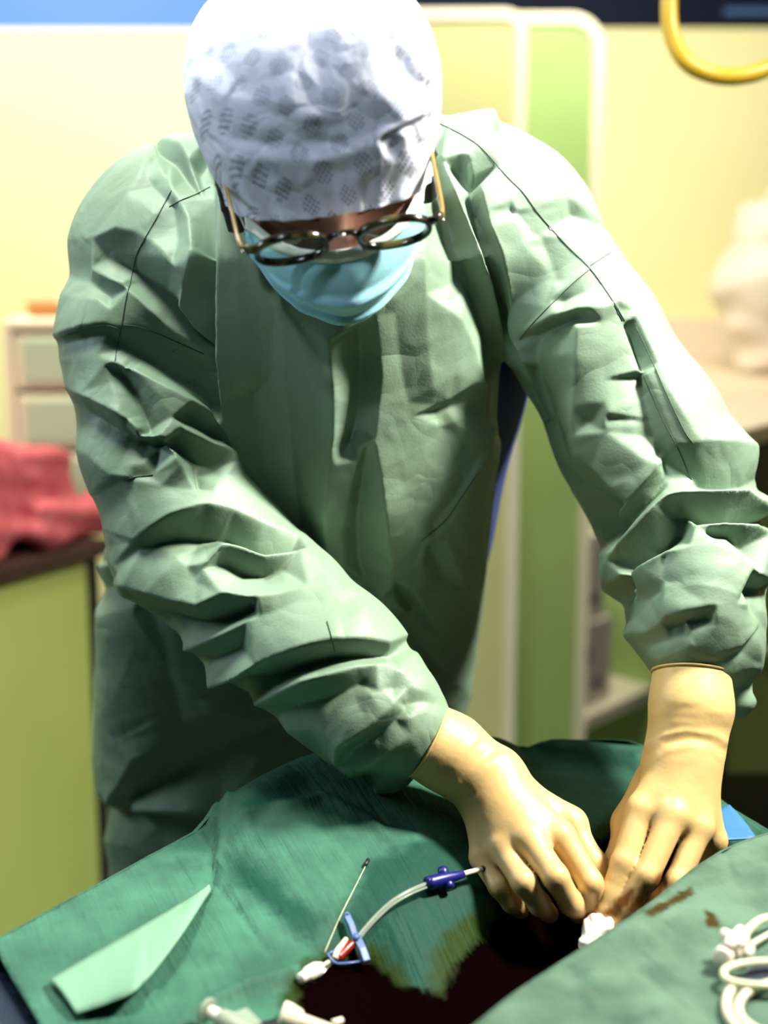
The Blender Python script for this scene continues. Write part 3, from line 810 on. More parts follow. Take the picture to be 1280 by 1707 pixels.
for pl in ([(60, 560, 0), (90, 700, 0), (150, 880, 0), (215, 1040, 0), (320, 1190, 0), (470, 1290, 0), (640, 1370, 0), (780, 1250, 0), (760, 1130, 0), (650, 1010, 0), (540, 890, 0)],):
    GL.append(pl)
GR.append([(835, 600, 0), (880, 720, 0), (945, 850, 0), (990, 920, 0), (990, 1010, 0), (1040, 1120, 0), (1080, 1180, 0), (1160, 1220, 0), (1260, 1240, 0), (1310, 1080, 0), (1320, 950, 0), (1300, 840, 0), (1280, 740, 0), (1200, 620, 0), (1120, 500, 0), (1060, 400, 0)])
GT.append([(120, 950, 0), (130, 1250, 0), (140, 1500, 0)])
GT.append([(860, 720, 0), (840, 950, 0), (820, 1200, 0)])
V, Q = subdivide(V, Q)
V = laplace(V, Q, .5)
rT, rL, rR = gown_relief(GT), gown_relief(GL), gown_relief(GR)
_n = normals(V, Q)
_x, _y, _d = proj(V)
_vw = np.array([0, 0, CZ]) - V; _vw /= np.linalg.norm(_vw, axis=1)[:, None]
_w = np.clip(((_n * _vw).sum(1) + .25) / .3, 0, 1)
_dt = trunk(V); _dl = sleeve(V, SLV_L); _dr = sleeve(V, SLV_R)
_sl = np.clip((np.minimum(_dt, _dr) - _dl) / .012 + .5, 0, 1); _sr = np.clip((np.minimum(_dt, _dl) - _dr) / .012 + .5, 0, 1)
_h = rT.get(_x, _y) * (1 - _sl) * (1 - _sr) + rL.get(_x, _y) * _sl + rR.get(_x, _y) * _sr
_front = _w
for _c0 in (P(715, 1236, 1.07), P(1153, 1122, 1.09)):
    _h = _h * np.clip((np.linalg.norm(V - _c0, axis=1) - .036) / .04, .12, 1)
# crumple all over: small sharp creases
_c = (1 - 2 * np.abs(noise3(V, 38, 61))) * 1.0 + (1 - 2 * np.abs(noise3(V, 85, 62))) * .55
V = V + _n * ((np.clip(1.6 * _h, -17, 20) * _front + _c) * .001)[:, None]
V = laplace(V, Q, .2)
gown = link('surgical_gown', mesh_quads('surgical_gown', V, Q), M_gown, person)
V_GOWN, Q_GOWN = V, Q
gown['label'] = 'green surgical gown'
# ------------------------------------------------------------------ cap
def relief_push(V, Q, rel, scale=1.0, lo=-0.1, hi=0.25, extra=None):
    n = normals(V, Q)
    x, y, dep = proj(V)
    vw = np.array([0, 0, CZ]) - V; vw /= np.linalg.norm(vw, axis=1)[:, None]
    w = np.clip(((n * vw).sum(1) - lo) / (hi - lo), 0, 1)
    return V + n * (rel.get(x, y) * w * scale * 0.001)[:, None]

CAP_LINES = [
    # silhouettes rest at zero
    [(318, -40, 0), (318, 120, 0), (345, 240, 0), (360, 290, 0), (430, 335, 0), (520, 352, 0), (620, 338, 0), (700, 290, 0), (725, 240, 0), (740, 180, 0), (730, 60, 0), (700, -40, 0)],
    [(500, -40, 3), (505, 60, 4), (507, 130, 4), (508, 190, 5)],                       # centre seam
    [(350, 30, 4), (400, 70, 5), (450, 130, 5), (500, 195, 6), (560, 188, 6), (600, 120, 4), (655, 35, 5)],
    [(425, 10, 4.5), (462, 70, 4.6), (485, 130, 5)], [(530, 20, 4), (545, 80, 4), (540, 140, 4.6)],
    [(600, 20, 4.2), (578, 90, 4.2)],
    [(330, 130, 3), (380, 160, 5), (430, 205, 3)], [(345, 90, 0), (390, 125, 1), (440, 175, 1), (500, 214, 0), (570, 207, 0), (615, 150, 0), (660, 80, 0)],
    [(360, 225, -1), (440, 240, -2), (520, 246, -2.5), (580, 236, -2), (640, 205, -1)],
    [(370, 255, 3), (450, 262, 3), (540, 266, 3), (600, 246, 5), (660, 210, 6), (715, 180, 3)],
    [(640, 225, -4), (690, 205, -5), (728, 195, -2)],
    [(400, 290, 2), (440, 300, -2), (500, 315, 1)], [(560, 290, -2), (620, 280, 2), (690, 262, 1)],
    [(655, 35, 5), (672, 70, 4), (690, 105, 5), (705, 125, 4)], [(640, 60, -3), (668, 100, -5), (688, 135, -3)],
    [(690, 60, -2), (705, 90, -3)], [(690, 215, -4), (697, 240, -4)], [(672, 225, 3), (680, 250, 2)],
]
def cap():
    e1 = np.array([1.0, 0, 0]); e2 = np.array([0, 1, .50]); e2 /= np.linalg.norm(e2); e3 = np.cross(e1, e2)
    cc = np.array([0, -.006, -.028])
    prof = crom([(1.0, -.004), (1.035, .010), (1.14, .030), (1.23, .060), (1.22, .090), (1.06, .120), (.74, .145), (.36, .156), (0.0, .158)], 14)
    nu, V = 220, []
    a0, b0 = .084, .122
    rr = random.Random(3)
    ph = [rr.uniform(0, 6.28) for _ in range(8)]
    for j, (s, h) in enumerate(prof):
        t = j / (len(prof) - 1)
        for i in range(nu):
            a = 2 * math.pi * i / nu
            k = 1 + (s - 1) * (0.45 + 0.32 * abs(math.sin(a))) if s > 1 else s
            g = math.exp(-t * 7) * 0.012 * math.sin(a * 34 + 2 * math.sin(a * 5)) + 0.012 * math.sin(a * 7 + ph[0] + 5 * t) * t * (1 - t) * 2
            k *= 1 + g
            k *= (abs(math.sin(a)) ** 2.6 + abs(math.cos(a)) ** 2.6) ** (-1 / 2.6)
            V.append(HC + (cc + e1 * a0 * k * math.sin(a) + e2 * b0 * k * math.cos(a) + e3 * h) @ HM)
    V = np.array(V); nv = len(prof)
    Q = np.array([(j * nu + i, j * nu + (i + 1) % nu, (j + 1) * nu + (i + 1) % nu, (j + 1) * nu + i) for j in range(nv - 1) for i in range(nu)])
    r = Relief(280, -80, 780, 400, 2)
    for l in CAP_LINES: r.line(l)
    V = relief_push(V, Q, r.solve(1.0), 0.8)
    me = mesh_quads('surgical_cap', V, Q)
    o = link('surgical_cap', me, M_cap, person)
    sd = o.modifiers.new('thickness', 'SOLIDIFY'); sd.thickness = 0.0008; sd.offset = -1
    # pattern coordinates laid on the cloth: across the head and along the crown
    q = (V - HC) @ HM.T
    w = q @ (e3 * .8 - e2 * .6)
    for nm, val in (('cap_u', q[:, 0]), ('cap_v', w * 1.2)): set_attr(me, nm, val)
    return o
cap_o = cap()
cap_o['label'] = 'white non-woven bouffant cap with dotted perforations'
def cap_material():
    m = M_cap
    au = N(m, 'ShaderNodeAttribute', attribute_name='cap_u'); av = N(m, 'ShaderNodeAttribute', attribute_name='cap_v')
    cx = N(m, 'ShaderNodeCombineXYZ'); L(m, au.outputs['Fac'], cx.inputs[0]); L(m, av.outputs['Fac'], cx.inputs[1])
    mp = N(m, 'ShaderNodeMapping'); mp.inputs['Rotation'].default_value = (0, 0, 0.7); mp.inputs['Scale'].default_value = (48, 48, 1)
    L(m, cx.outputs[0], mp.inputs[0])
    v1 = N(m, 'ShaderNodeTexVoronoi', voronoi_dimensions='2D'); v1.inputs['Scale'].default_value = 1; v1.inputs['Randomness'].default_value = 0.12
    L(m, mp.outputs[0], v1.inputs['Vector'])
    v2 = N(m, 'ShaderNodeTexVoronoi', voronoi_dimensions='2D'); v2.inputs['Scale'].default_value = 7.5; v2.inputs['Randomness'].default_value = 0.0
    L(m, mp.outputs[0], v2.inputs['Vector'])
    l1 = N(m, 'ShaderNodeMath', operation='LESS_THAN'); l1.inputs[1].default_value = 0.31; L(m, v1.outputs['Distance'], l1.inputs[0])
    l2 = N(m, 'ShaderNodeMath', operation='LESS_THAN'); l2.inputs[1].default_value = 0.31; L(m, v2.outputs['Distance'], l2.inputs[0])
    mu = N(m, 'ShaderNodeMath', operation='MULTIPLY'); L(m, l1.outputs[0], mu.inputs[0]); L(m, l2.outputs[0], mu.inputs[1])
    mx = N(m, 'ShaderNodeMix', data_type='RGBA'); mx.inputs['A'].default_value = (0.72, 0.78, 1.0, 1); mx.inputs['B'].default_value = (0.13, 0.16, 0.26, 1)
    L(m, mu.outputs[0], mx.inputs['Factor']); L(m, mx.outputs['Result'], BS(m).inputs['Base Color'])
    tc = N(m, 'ShaderNodeTexCoord'); nz = N(m, 'ShaderNodeTexNoise'); nz.inputs['Scale'].default_value = 70; nz.inputs['Detail'].default_value = 4; nz.inputs['Distortion'].default_value = 0.2
    L(m, tc.outputs['Object'], nz.inputs['Vector'])
    b1 = bump(m, nz.outputs['Fac'], 0.28, 0.005)
    BS(m).inputs['Subsurface Weight'].default_value = 0.45; BS(m).inputs['Subsurface Radius'].default_value = (0.02, 0.022, 0.026); BS(m).inputs['Subsurface Scale'].default_value = 1.0
    vo = N(m, 'ShaderNodeTexVoronoi', feature='DISTANCE_TO_EDGE'); vo.inputs['Scale'].default_value = 30
    wn = N(m, 'ShaderNodeTexNoise'); wn.inputs['Scale'].default_value = 12; L(m, tc.outputs['Object'], wn.inputs['Vector'])
    wa = N(m, 'ShaderNodeMix', data_type='VECTOR'); wa.inputs['Factor'].default_value = .12; L(m, tc.outputs['Object'], wa.inputs['A']); L(m, wn.outputs['Color'], wa.inputs['B']); L(m, wa.outputs['Result'], vo.inputs['Vector'])
    b1 = bump(m, vo.outputs['Distance'], .45, .010, b1)
    inv = N(m, 'ShaderNodeMath', operation='SUBTRACT'); inv.inputs[0].default_value = 1; L(m, mu.outputs[0], inv.inputs[1])
    bump(m, inv.outputs[0], 0.5, 0.001, b1)
cap_material()

# ------------------------------------------------------------------ hair
M_hair = mat('black_hair', (0.008, 0.006, 0.006), 0.55)
def hair_sdf(p):
    q = (p - HC) @ HM.T
    d = np.maximum(ell(q, (0, -.012, .020), (.080, .098, .102)), q[:, 1] + .005 - .2 * (q[:, 2] + .06))
    d = np.maximum(d, -.085 - q[:, 2])
    for s in (-1, 1):
        d = np.minimum(d, cone(q, (s * .0790, .016, .03), (s * .077, .030, -.035), .011, .009))
    return d + .0015 * np.sin(q[:, 2] * 900 + q[:, 1] * 300)
V, Q = surface_net(hair_sdf, HC - .16, HC + .16, 0.004)
link('hair', mesh_quads('hair', V, Q), M_hair, person)
# eyebrows
eb = MB()
for s in (-1, 1):
    eb = MB()
    eb.tube([H(s * r, f, u) for r, f, u in ((.014, .094, .014), (.028, .092, .018), (.042, .084, .018), (.052, .074, .012))], [.003, .0045, .004, .0015], 10)
    eb.build('eyebrow', M_hair, person)

# ------------------------------------------------------------------ mask
MROW = [[(.068, .060, -.010), (.043, .094, -.008), (0, .1125, -.004)],
        [(.071, .056, -.030), (.047, .097, -.033), (0, .125, -.030)],
        [(.071, .048, -.050), (.046, .091, -.058), (0, .123, -.058)],
        [(.068, .040, -.064), (.044, .081, -.080), (0, .110, -.080)],
        [(.061, .032, -.078), (.037, .066, -.098), (0, .090, -.098)],
        [(.054, .024, -.086), (.030, .048, -.108), (0, .066, -.106)]]
_ns, _nt = 60, 10
def mask_grid():
    rows = []
    for a, b, c in MROW:
        cp = [(-a[0], a[1], a[2]), (-b[0], b[1], b[2]), c, b, a]
        rows.append(crom(cp, _ns // 4))
    rows = np.array(rows)                                  # 6 x 61 x 3
    g = np.stack([crom(rows[:, i], _nt) for i in range(rows.shape[1])], 1)
    return g
mg = mask_grid()
nt, ns = mg.shape[:2]
def mask_build():
    g = mg.copy()
    ss = np.linspace(-1, 1, ns)
    for j in range(nt):
        t = j / (nt - 1)
        # three pleats, spreading towards the middle
        for tp in (.30, .52, .74):
            x = (t - tp - .04 * np.abs(ss) * (1 if tp < .5 else -1)) / .038
            g[j, :, 1] += .0068 * np.where((x > -1) & (x < 2.4), np.where(x < 0, 1 + x, np.maximum(0, 1 - x / 2.4)), 0)  * (1 - .6 * np.abs(ss) ** 2)
        g[j, :, 1] += .0010 * np.sin(ss * 19 + t * 6) * t
    V = HC + g.reshape(-1, 3) @ HM
    Q = np.array([(j * ns + i, j * ns + i + 1, (j + 1) * ns + i + 1, (j + 1) * ns + i) for j in range(nt - 1) for i in range(ns - 1)])
    o = link('face_mask', mesh_quads('face_mask', V, Q[:, ::-1]), M_mask, person)
    sd = o.modifiers.new('thickness', 'SOLIDIFY'); sd.thickness = 0.0012; sd.offset = 0
    o['label'] = 'pale blue pleated surgical mask'
    # white foam strip along the top edge, with its points lifting off the cheeks
    V = []
    for i in range(ns):
        s = abs(ss[i])
        top = mg[0, i] + np.array([0, -.004 * s, .001 + .013 * max(0, s - .35)])
        n1 = mg[3, i] if s < .3 else mg[2, i]
        for q in (top, mg[0, i] * .5 + top * .5, mg[0, i], (mg[0, i] + n1) / 2, n1):
            V.append(HC + (q + np.array([np.sign(ss[i]) * .0012 * s, .0016, .0004])) @ HM)
    Q = np.array([(i * 5 + k, i * 5 + k + 1, (i + 1) * 5 + k + 1, (i + 1) * 5 + k) for i in range(ns - 1) for k in range(4)])
    st = link('nose_strip', mesh_quads('nose_strip', np.array(V), Q), M_white, o)
    sd = st.modifiers.new('thickness', 'SOLIDIFY'); sd.thickness = 0.0010; sd.offset = 0
    st['label'] = 'white foam strip along the top of the mask'
    for s in (-1, 1):
        i = 0 if s < 0 else ns - 1
        a, b = mg[4, i], mg[-6, i]
        pts = [a, (s * .079, .020, .000), (s * .084, -.022, .010), (s * .083, -.030, -.020), (s * .074, .000, -.060), b]
        MB().tube([HC + q @ HM for q in crom(pts, 8)], .0013, 8).build('ear_loop', M_white, o)
        # stitched side hem
        w = mg[6:-8:1, i]
        V = []
        for q in w:
            for dr, df in ((0, .0014), (-.006 * s, .0040), (-.012 * s, .0072)):
                V.append(HC + (q + np.array([dr + s * .001, df, 0])) @ HM)
        Q = np.array([(k * 3 + c, k * 3 + c + 1, (k + 1) * 3 + c + 1, (k + 1) * 3 + c) for k in range(len(w) - 1) for c in range(2)])
        hm = link('side_hem', mesh_quads('side_hem', np.array(V), Q if s > 0 else Q[:, ::-1]), M_mask, o)
        hm.modifiers.new('t', 'SOLIDIFY').thickness = .001
mask_build()
tc = N(M_mask, 'ShaderNodeTexCoord'); nz = N(M_mask, 'ShaderNodeTexNoise'); nz.inputs['Scale'].default_value = 160; L(M_mask, tc.outputs['Object'], nz.inputs['Vector'])
bump(M_mask, nz.outputs['Fac'], .25, .001)

# ------------------------------------------------------------------ glasses
M_rim = mat('olive_tortoiseshell', (0.05, 0.045, 0.012), 0.16)
noise_mix(M_rim, (0.006, 0.005, 0.003), (0.11, 0.095, 0.035), 60, 2, lo=.48, hi=.66)
M_gold = mat('amber_temple', (0.36, 0.23, 0.06), 0.25)
M_metal = mat('steel', (0.7, 0.7, 0.68), 0.25, Metallic=1.0)
M_lens = mat('lens_glass', (0.92, 0.98, 0.94), 0.02)
def lens_mat():
    m = M_lens; nt_ = m.node_tree
    tr = N(m, 'ShaderNodeBsdfTransparent'); tr.inputs[0].default_value = (0.86, 0.94, 0.88, 1)
    gl = N(m, 'ShaderNodeBsdfGlossy'); gl.inputs['Roughness'].default_value = 0.03
    fr = N(m, 'ShaderNodeFresnel'); fr.inputs[0].default_value = 1.5
    mx = N(m, 'ShaderNodeMixShader'); L(m, fr.outputs[0], mx.inputs[0]); L(m, tr.outputs[0], mx.inputs[1]); L(m, gl.outputs[0], mx.inputs[2])
    L(m, mx.outputs[0], nt_.nodes['Material Output'].inputs[0])
lens_mat()
def flat_sweep(mb, pts, up, w, h):       # rectangular bar: width w across, height h along 'up'
    pts = np.array(pts, float); up = np.array(up, float)
    T = np.gradient(pts, axis=0); V = []
    n = len(pts)
    ws = np.full(n, w) if np.isscalar(w) else w
    hs_ = np.full(n, h) if np.isscalar(h) else h
    for i in range(n):
        t = T[i] / np.linalg.norm(T[i]); s = np.cross(t, up); s /= np.linalg.norm(s); u = np.cross(s, t)
        for a, b in ((-1, -1), (1, -1), (1, 1), (-1, 1)):
            V.append(pts[i] + s * a * ws[i] / 2 + u * b * hs_[i] / 2)
    F = [(i * 4 + k, i * 4 + (k + 1) % 4, (i + 1) * 4 + (k + 1) % 4, (i + 1) * 4 + k) for i in range(n - 1) for k in range(4)]
    F += [(3, 2, 1, 0), tuple(range(n * 4 - 4, n * 4))]
    return mb.add(V, F)
def glasses():
    tl = math.radians(23)
    gu = HU * math.cos(tl) + HF * math.sin(tl); gf = HF * math.cos(tl) - HU * math.sin(tl)
    mb = MB()
    cs = {}
    def ring(c, a, b, k=0):
        out = []
        for i in range(49):
            t = 2 * math.pi * i / 48
            ct, st = math.cos(t), math.sin(t)
            rr = (abs(ct) ** 2.3 + abs(st) ** 2.3) ** (-1 / 2.3)
            out.append(c + HR * a * rr * ct + gu * b * rr * st - gf * .06 * 0)
        return out
    for s in (-1, 1):
        c = H(s * .0385, .117, .009)
        cs[s] = c
        # a closed rim with a rounded-rectangular section
        V = []; nn = 64
        for i in range(nn):
            t = 2 * math.pi * i / nn
            ct, st = math.cos(t), math.sin(t)
            rr = (abs(ct) ** 2.25 + abs(st) ** 2.25) ** (-1 / 2.25)
            d = HR * ct * .0262 + gu * st * .0215
            thick = .0019 + .0006 * max(0, st)
            for (o, z) in ((-1, -.9), (-.6, -1.3), (.6, -1.3), (1, -.9), (1, .9), (.6, 1.3), (-.6, 1.3), (-1, .9)):
                dn = d / np.linalg.norm(d)
                V.append(c + d * rr + dn * o * thick + gf * z * .0023)
        F = [(i * 8 + k, i * 8 + (k + 1) % 8, ((i + 1) % nn) * 8 + (k + 1) % 8, ((i + 1) % nn) * 8 + k) for i in range(nn) for k in range(8)]
        mb.add(V, F)
    # bridge and end pieces
    br = [cs[-1] + HR * .0272 + gu * .006, H(-.006, .119, .0175), H(.006, .119, .0175), cs[1] - HR * .0272 + gu * .006]
    flat_sweep(mb, crom(br, 5), gf, .0034, .0036)
    for s in (-1, 1):
        flat_sweep(mb, [cs[s] + HR * s * .0262 + gu * .009, cs[s] + HR * s * .031 + gu * .010, cs[s] + HR * s * .0345 + gu * .010 - gf * .004], gu, .0042, .0075)
    root = mb.build('eyeglasses', M_rim, person)
    root['label'] = 'round olive tortoiseshell glasses'
    for s in (-1, 1):
        V = [cs[s]]; nn = 48; nr = 5
        for j in range(1, nr + 1):
            for i in range(nn):
                t = 2 * math.pi * i / nn
                ct, st = math.cos(t), math.sin(t); rr = (abs(ct) ** 2.25 + abs(st) ** 2.25) ** (-1 / 2.25)
                V.append(cs[s] + (HR * ct * .0257 + gu * st * .0211) * rr * j / nr - gf * .0028 * (j / nr) ** 2 + gf * .0018)
        F = [(0, 1 + i, 1 + (i + 1) % nn) for i in range(nn)]
        for j in range(nr - 1):
            b0, b1 = 1 + j * nn, 1 + (j + 1) * nn
            F += [(b0 + i, b1 + i, b1 + (i + 1) % nn, b0 + (i + 1) % nn) for i in range(nn)]
        link('lens', mesh_from('lens', V, F), M_lens, root)
        a = cs[s] + HR * s * .0355 + gu * .010 - gf * .002
        pts = crom([a, a - HF * .012 + HR * s * .002, H(s * .0785, .060, .024), H(s * .083, .010, .018), H(s * .083, -.020, .010), H(s * .080, -.038, -.012)], 6)
        t = flat_sweep(MB(), pts, HU, .0030, np.linspace(.0075, .0045, len(pts))).build('temple', M_gold, root, bevel=.0008)
        MB().tube([a + gf * .0025 + gu * .0012, a + gf * .0045 + gu * .0012], .0011, 10).build('rivet', M_metal, root)
    MB().box((0, 0, 0), (.005, .0012, .0022), M=np.stack([HR, gf, gu], 1)).build('bridge_rivet', M_metal, root).location = tuple(H(-.001, .1212, .0182))
glasses()
# ------------------------------------------------------------------ gloved hands
M_glove = mat('cream_latex', (0.62, 0.42, 0.17), 0.45)
BS(M_glove).inputs['Subsurface Weight'].default_value = 0.08
BS(M_glove).inputs['Subsurface Radius'].default_value = (0.006, 0.003, 0.0015)
FK = 0.93
HANDS = {
 'left': dict(
    cuff=[(712, 1235, 1.071, .0330), (750, 1256, 1.070, .0322), (800, 1294, 1.062, .0285)],
    wrist=(815, 1300, 1.060),
    fingers=[
      [(938, 1398, 1.006, .0122), (984, 1472, .984, .0108), (992, 1515, .990, .0098), (994, 1532, 1.006, .0086)],
      [(884, 1402, 1.000, .0128), (926, 1462, .970, .0110), (952, 1506, .974, .0100), (966, 1524, .990, .0086)],
      [(838, 1416, 1.006, .0116), (872, 1470, .974, .0104), (900, 1508, .978, .0095), (916, 1524, .994, .0082)],
      [(804, 1434, 1.018, .0102), (832, 1478, .992, .0092), (854, 1506, .992, .0085), (868, 1518, 1.004, .0076)]],
    thumb=[(862, 1330, 1.062, .0170), (950, 1374, 1.044, .0128), (990, 1440, 1.016, .0108), (1002, 1496, 1.000, .0092)]),
 'right': dict(
    cuff=[(1153, 1122, 1.090, .0335), (1152, 1180, 1.075, .0335), (1143, 1245, 1.062, .0305)],
    wrist=(1140, 1262, 1.056),
    fingers=[
      [(1066, 1354, 1.020, .0124), (1040, 1438, .994, .0110), (1019, 1492, .984, .0100), (1008, 1518, .978, .0090)],
      [(1120, 1362, 1.010, .0128), (1078, 1460, .980, .0108), (1044, 1513, .977, .0098), (1022, 1544, .974, .0086)],
      [(1164, 1384, 1.012, .0116), (1128, 1470, .985, .0102), (1100, 1505, .982, .0094), (1078, 1528, .980, .0082)],
      [(1192, 1406, 1.028, .0102), (1174, 1452, 1.026, .0092), (1142, 1482, 1.024, .0084), (1122, 1497, 1.020, .0076)]],
    thumb=[(1090, 1312, 1.066, .0165), (1048, 1372, 1.052, .0126), (1026, 1440, 1.026, .0106), (1012, 1498, 1.002, .0090)]),
}
GLOVE_LINES = {
 'left': [[(768, 1302, -1.2), (800, 1262, -1.6), (850, 1238, -1.2)], [(782, 1312, 1.0), (812, 1276, 1.2), (862, 1246, .6)], [(785, 1326, -1.2), (822, 1288, -1.0), (846, 1272, 0)],
          [(752, 1282, 1.2), (785, 1240, 1.2), (815, 1215, .8)], [(738, 1285, -1), (748, 1262, 0)], [(716, 1280, -1), (730, 1258, 0)],
          [(925, 1330, 0), (948, 1372, -.8), (958, 1400, 0)]],
 'right': [[(1076, 1262, -1.3), (1105, 1240, -1.5), (1145, 1230, -1.5), (1185, 1236, -1.5), (1210, 1252, -1.3)],
           [(1076, 1248, 1.5), (1105, 1228, 1.6), (1145, 1219, 1.6), (1185, 1224, 1.6), (1212, 1240, 1.4)],
           [(1076, 1274, .6), (1110, 1252, .6), (1150, 1243, .6), (1190, 1250, .6), (1208, 1268, .5)],
           [(1085, 1190, .8), (1140, 1180, -.6), (1200, 1188, .8)], [(1082, 1212, -.7), (1130, 1204, .6), (1205, 1214, -.7)]],
}
def make_glove(side):
    h = HANDS[side]
    cf = [P(*q[:3]) for q in h['cuff']]; cr = [q[3] for q in h['cuff']]
    wr = P(*h['wrist'])
    ax = cf[0] - cf[1]; ax /= np.linalg.norm(ax)
    fing = [([P(*j[:3]) for j in f], [j[3] * FK for j in f]) for f in h['fingers']]
    thp, thr = [P(*j[:3]) for j in h['thumb']], [j[3] * FK for j in h['thumb']]
    def f(p):
        palm = chain(p, cf + [wr], cr + [.0265], .012)
        for k, (jp, jr) in enumerate(fing):
            palm = smin(palm, cone(p, wr + (jp[0] - wr) * .05, jp[0] + (wr - jp[0]) * .08, .0215, .0130 if k < 3 else .0112), .016)
        palm = smin(palm, cone(p, wr + (thp[0] - wr) * .3, thp[0], .020, thr[0]), .02)
        fs = None
        for jp, jr in fing:
            c = None
            for i in range(3):
                s = cone(p, jp[i], jp[i + 1], jr[i] * (1.0 if i == 0 else 1.03), jr[i + 1])
                c = s if c is None else smin(c, s, .004)
            fs = c if fs is None else smin(fs, c, .0022)
        t = chain(p, thp, thr, .007)
        fs = smin(fs, t, .0022)
        d = smin(palm, fs, .0075)
        d = smin(d, chain(p, thp[:2], thr[:2], .007), .012)
        # cuff end
        d = np.maximum(d, (p - cf[0]) @ ax)
        return d
    allp = np.array(cf + [wr] + [j for a, _ in fing for j in a] + thp)
    V, Q = surface_net(f, allp.min(0) - .042, allp.max(0) + .042, 0.0019, 2)
    x, y, dd = proj(V)
    r = Relief(int(x.min()) - 20, int(y.min()) - 20, int(x.max()) + 20, int(y.max()) + 20, 2)
    for l in GLOVE_LINES[side]:
        # an isolated crease: zero again a few pixels to each side
        a = np.array(l, float)
        r.line(l, 4)
        for k in range(len(a) - 1):
            t = a[k + 1, :2] - a[k, :2]; nn = np.array([-t[1], t[0]]) / np.hypot(*t)
            for o in (-9, 9):
                r.line([(*(a[k, :2] + nn * o), 0), (*(a[k + 1, :2] + nn * o), 0)], 4)
    bb = [(r.x0, r.y0, 0), (r.x0 + r.w * 2, r.y0, 0), (r.x0 + r.w * 2, r.y0 + r.h * 2, 0), (r.x0, r.y0 + r.h * 2, 0), (r.x0, r.y0, 0)]
    r.line(bb, 20)
    V = relief_push(V, Q, r.solve(1.4), lo=0, hi=.2)
    me = mesh_quads('glove', V, Q)
    # iodine stains on the fingertips
    x, y, dd = proj(V)
    st = np.zeros(len(V))
    if side == 'right':
        nz = noise3(V, 500, 5) * 5 + noise3(V, 1100, 6) * 3
        for poly in ([(1050, 1478), (1022, 1505), (1005, 1524), (1030, 1532), (1062, 1482)],
                     [(1096, 1456), (1086, 1480), (1062, 1520), (1080, 1530), (1106, 1490), (1112, 1450)],
                     [(1140, 1465), (1118, 1488), (1085, 1512), (1100, 1520), (1150, 1480)],
                     [(1075, 1470), (1055, 1502), (1040, 1520), (1060, 1528), (1086, 1490)]):
            st = np.maximum(st, np.clip((5 - poly_dist(x, y, poly) + nz) / 10, 0, 1))
    set_attr(me, 'iodine', st)
    o = link('glove', me, M_glove, person)
    # rolled bead at the cuff edge
    n1 = np.cross(ax, [0, 0, 1.0]); n1 /= np.linalg.norm(n1); n2 = np.cross(ax, n1)
    rad = cr[0]
    MB().tube([cf[0] + (n1 * math.cos(t) + n2 * math.sin(t)) * (rad + .0004) for t in np.linspace(0, 2 * math.pi, 49)], .0011, 8, False).build('cuff_bead', M_glove, o)
    return o
gl = make_glove('left'); gl['label'] = 'cream latex glove on the arm crossing the gown'
gr = make_glove('right'); gr['label'] = 'cream latex glove with brown iodine stains on the fingertips'
at_ = N(M_glove, 'ShaderNodeAttribute', attribute_name='iodine')
mx_ = N(M_glove, 'ShaderNodeMix', data_type='RGBA'); mx_.inputs['A'].default_value = (0.62, 0.42, 0.17, 1); mx_.inputs['B'].default_value = (0.16, 0.060, 0.008, 1)
L(M_glove, at_.outputs['Fac'], mx_.inputs['Factor']); L(M_glove, mx_.outputs['Result'], BS(M_glove).inputs['Base Color'])
tc = N(M_glove, 'ShaderNodeTexCoord'); nz = N(M_glove, 'ShaderNodeTexNoise'); nz.inputs['Scale'].default_value = 55; nz.inputs['Detail'].default_value = 3
L(M_glove, tc.outputs['Object'], nz.inputs['Vector']); bump(M_glove, nz.outputs['Fac'], .25, .003)
# ================================================================== TABLE AND DRAPES
M_drape = mat('teal_drape_paper', (0.17, 0.38, 0.26), 0.6)
M_flap = mat('light_drape_paper', (0.24, 0.46, 0.31), 0.6)
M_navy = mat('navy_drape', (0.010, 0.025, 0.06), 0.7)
M_base = mat('table_steel', (0.3, 0.32, 0.33), 0.35, Metallic=0.8)

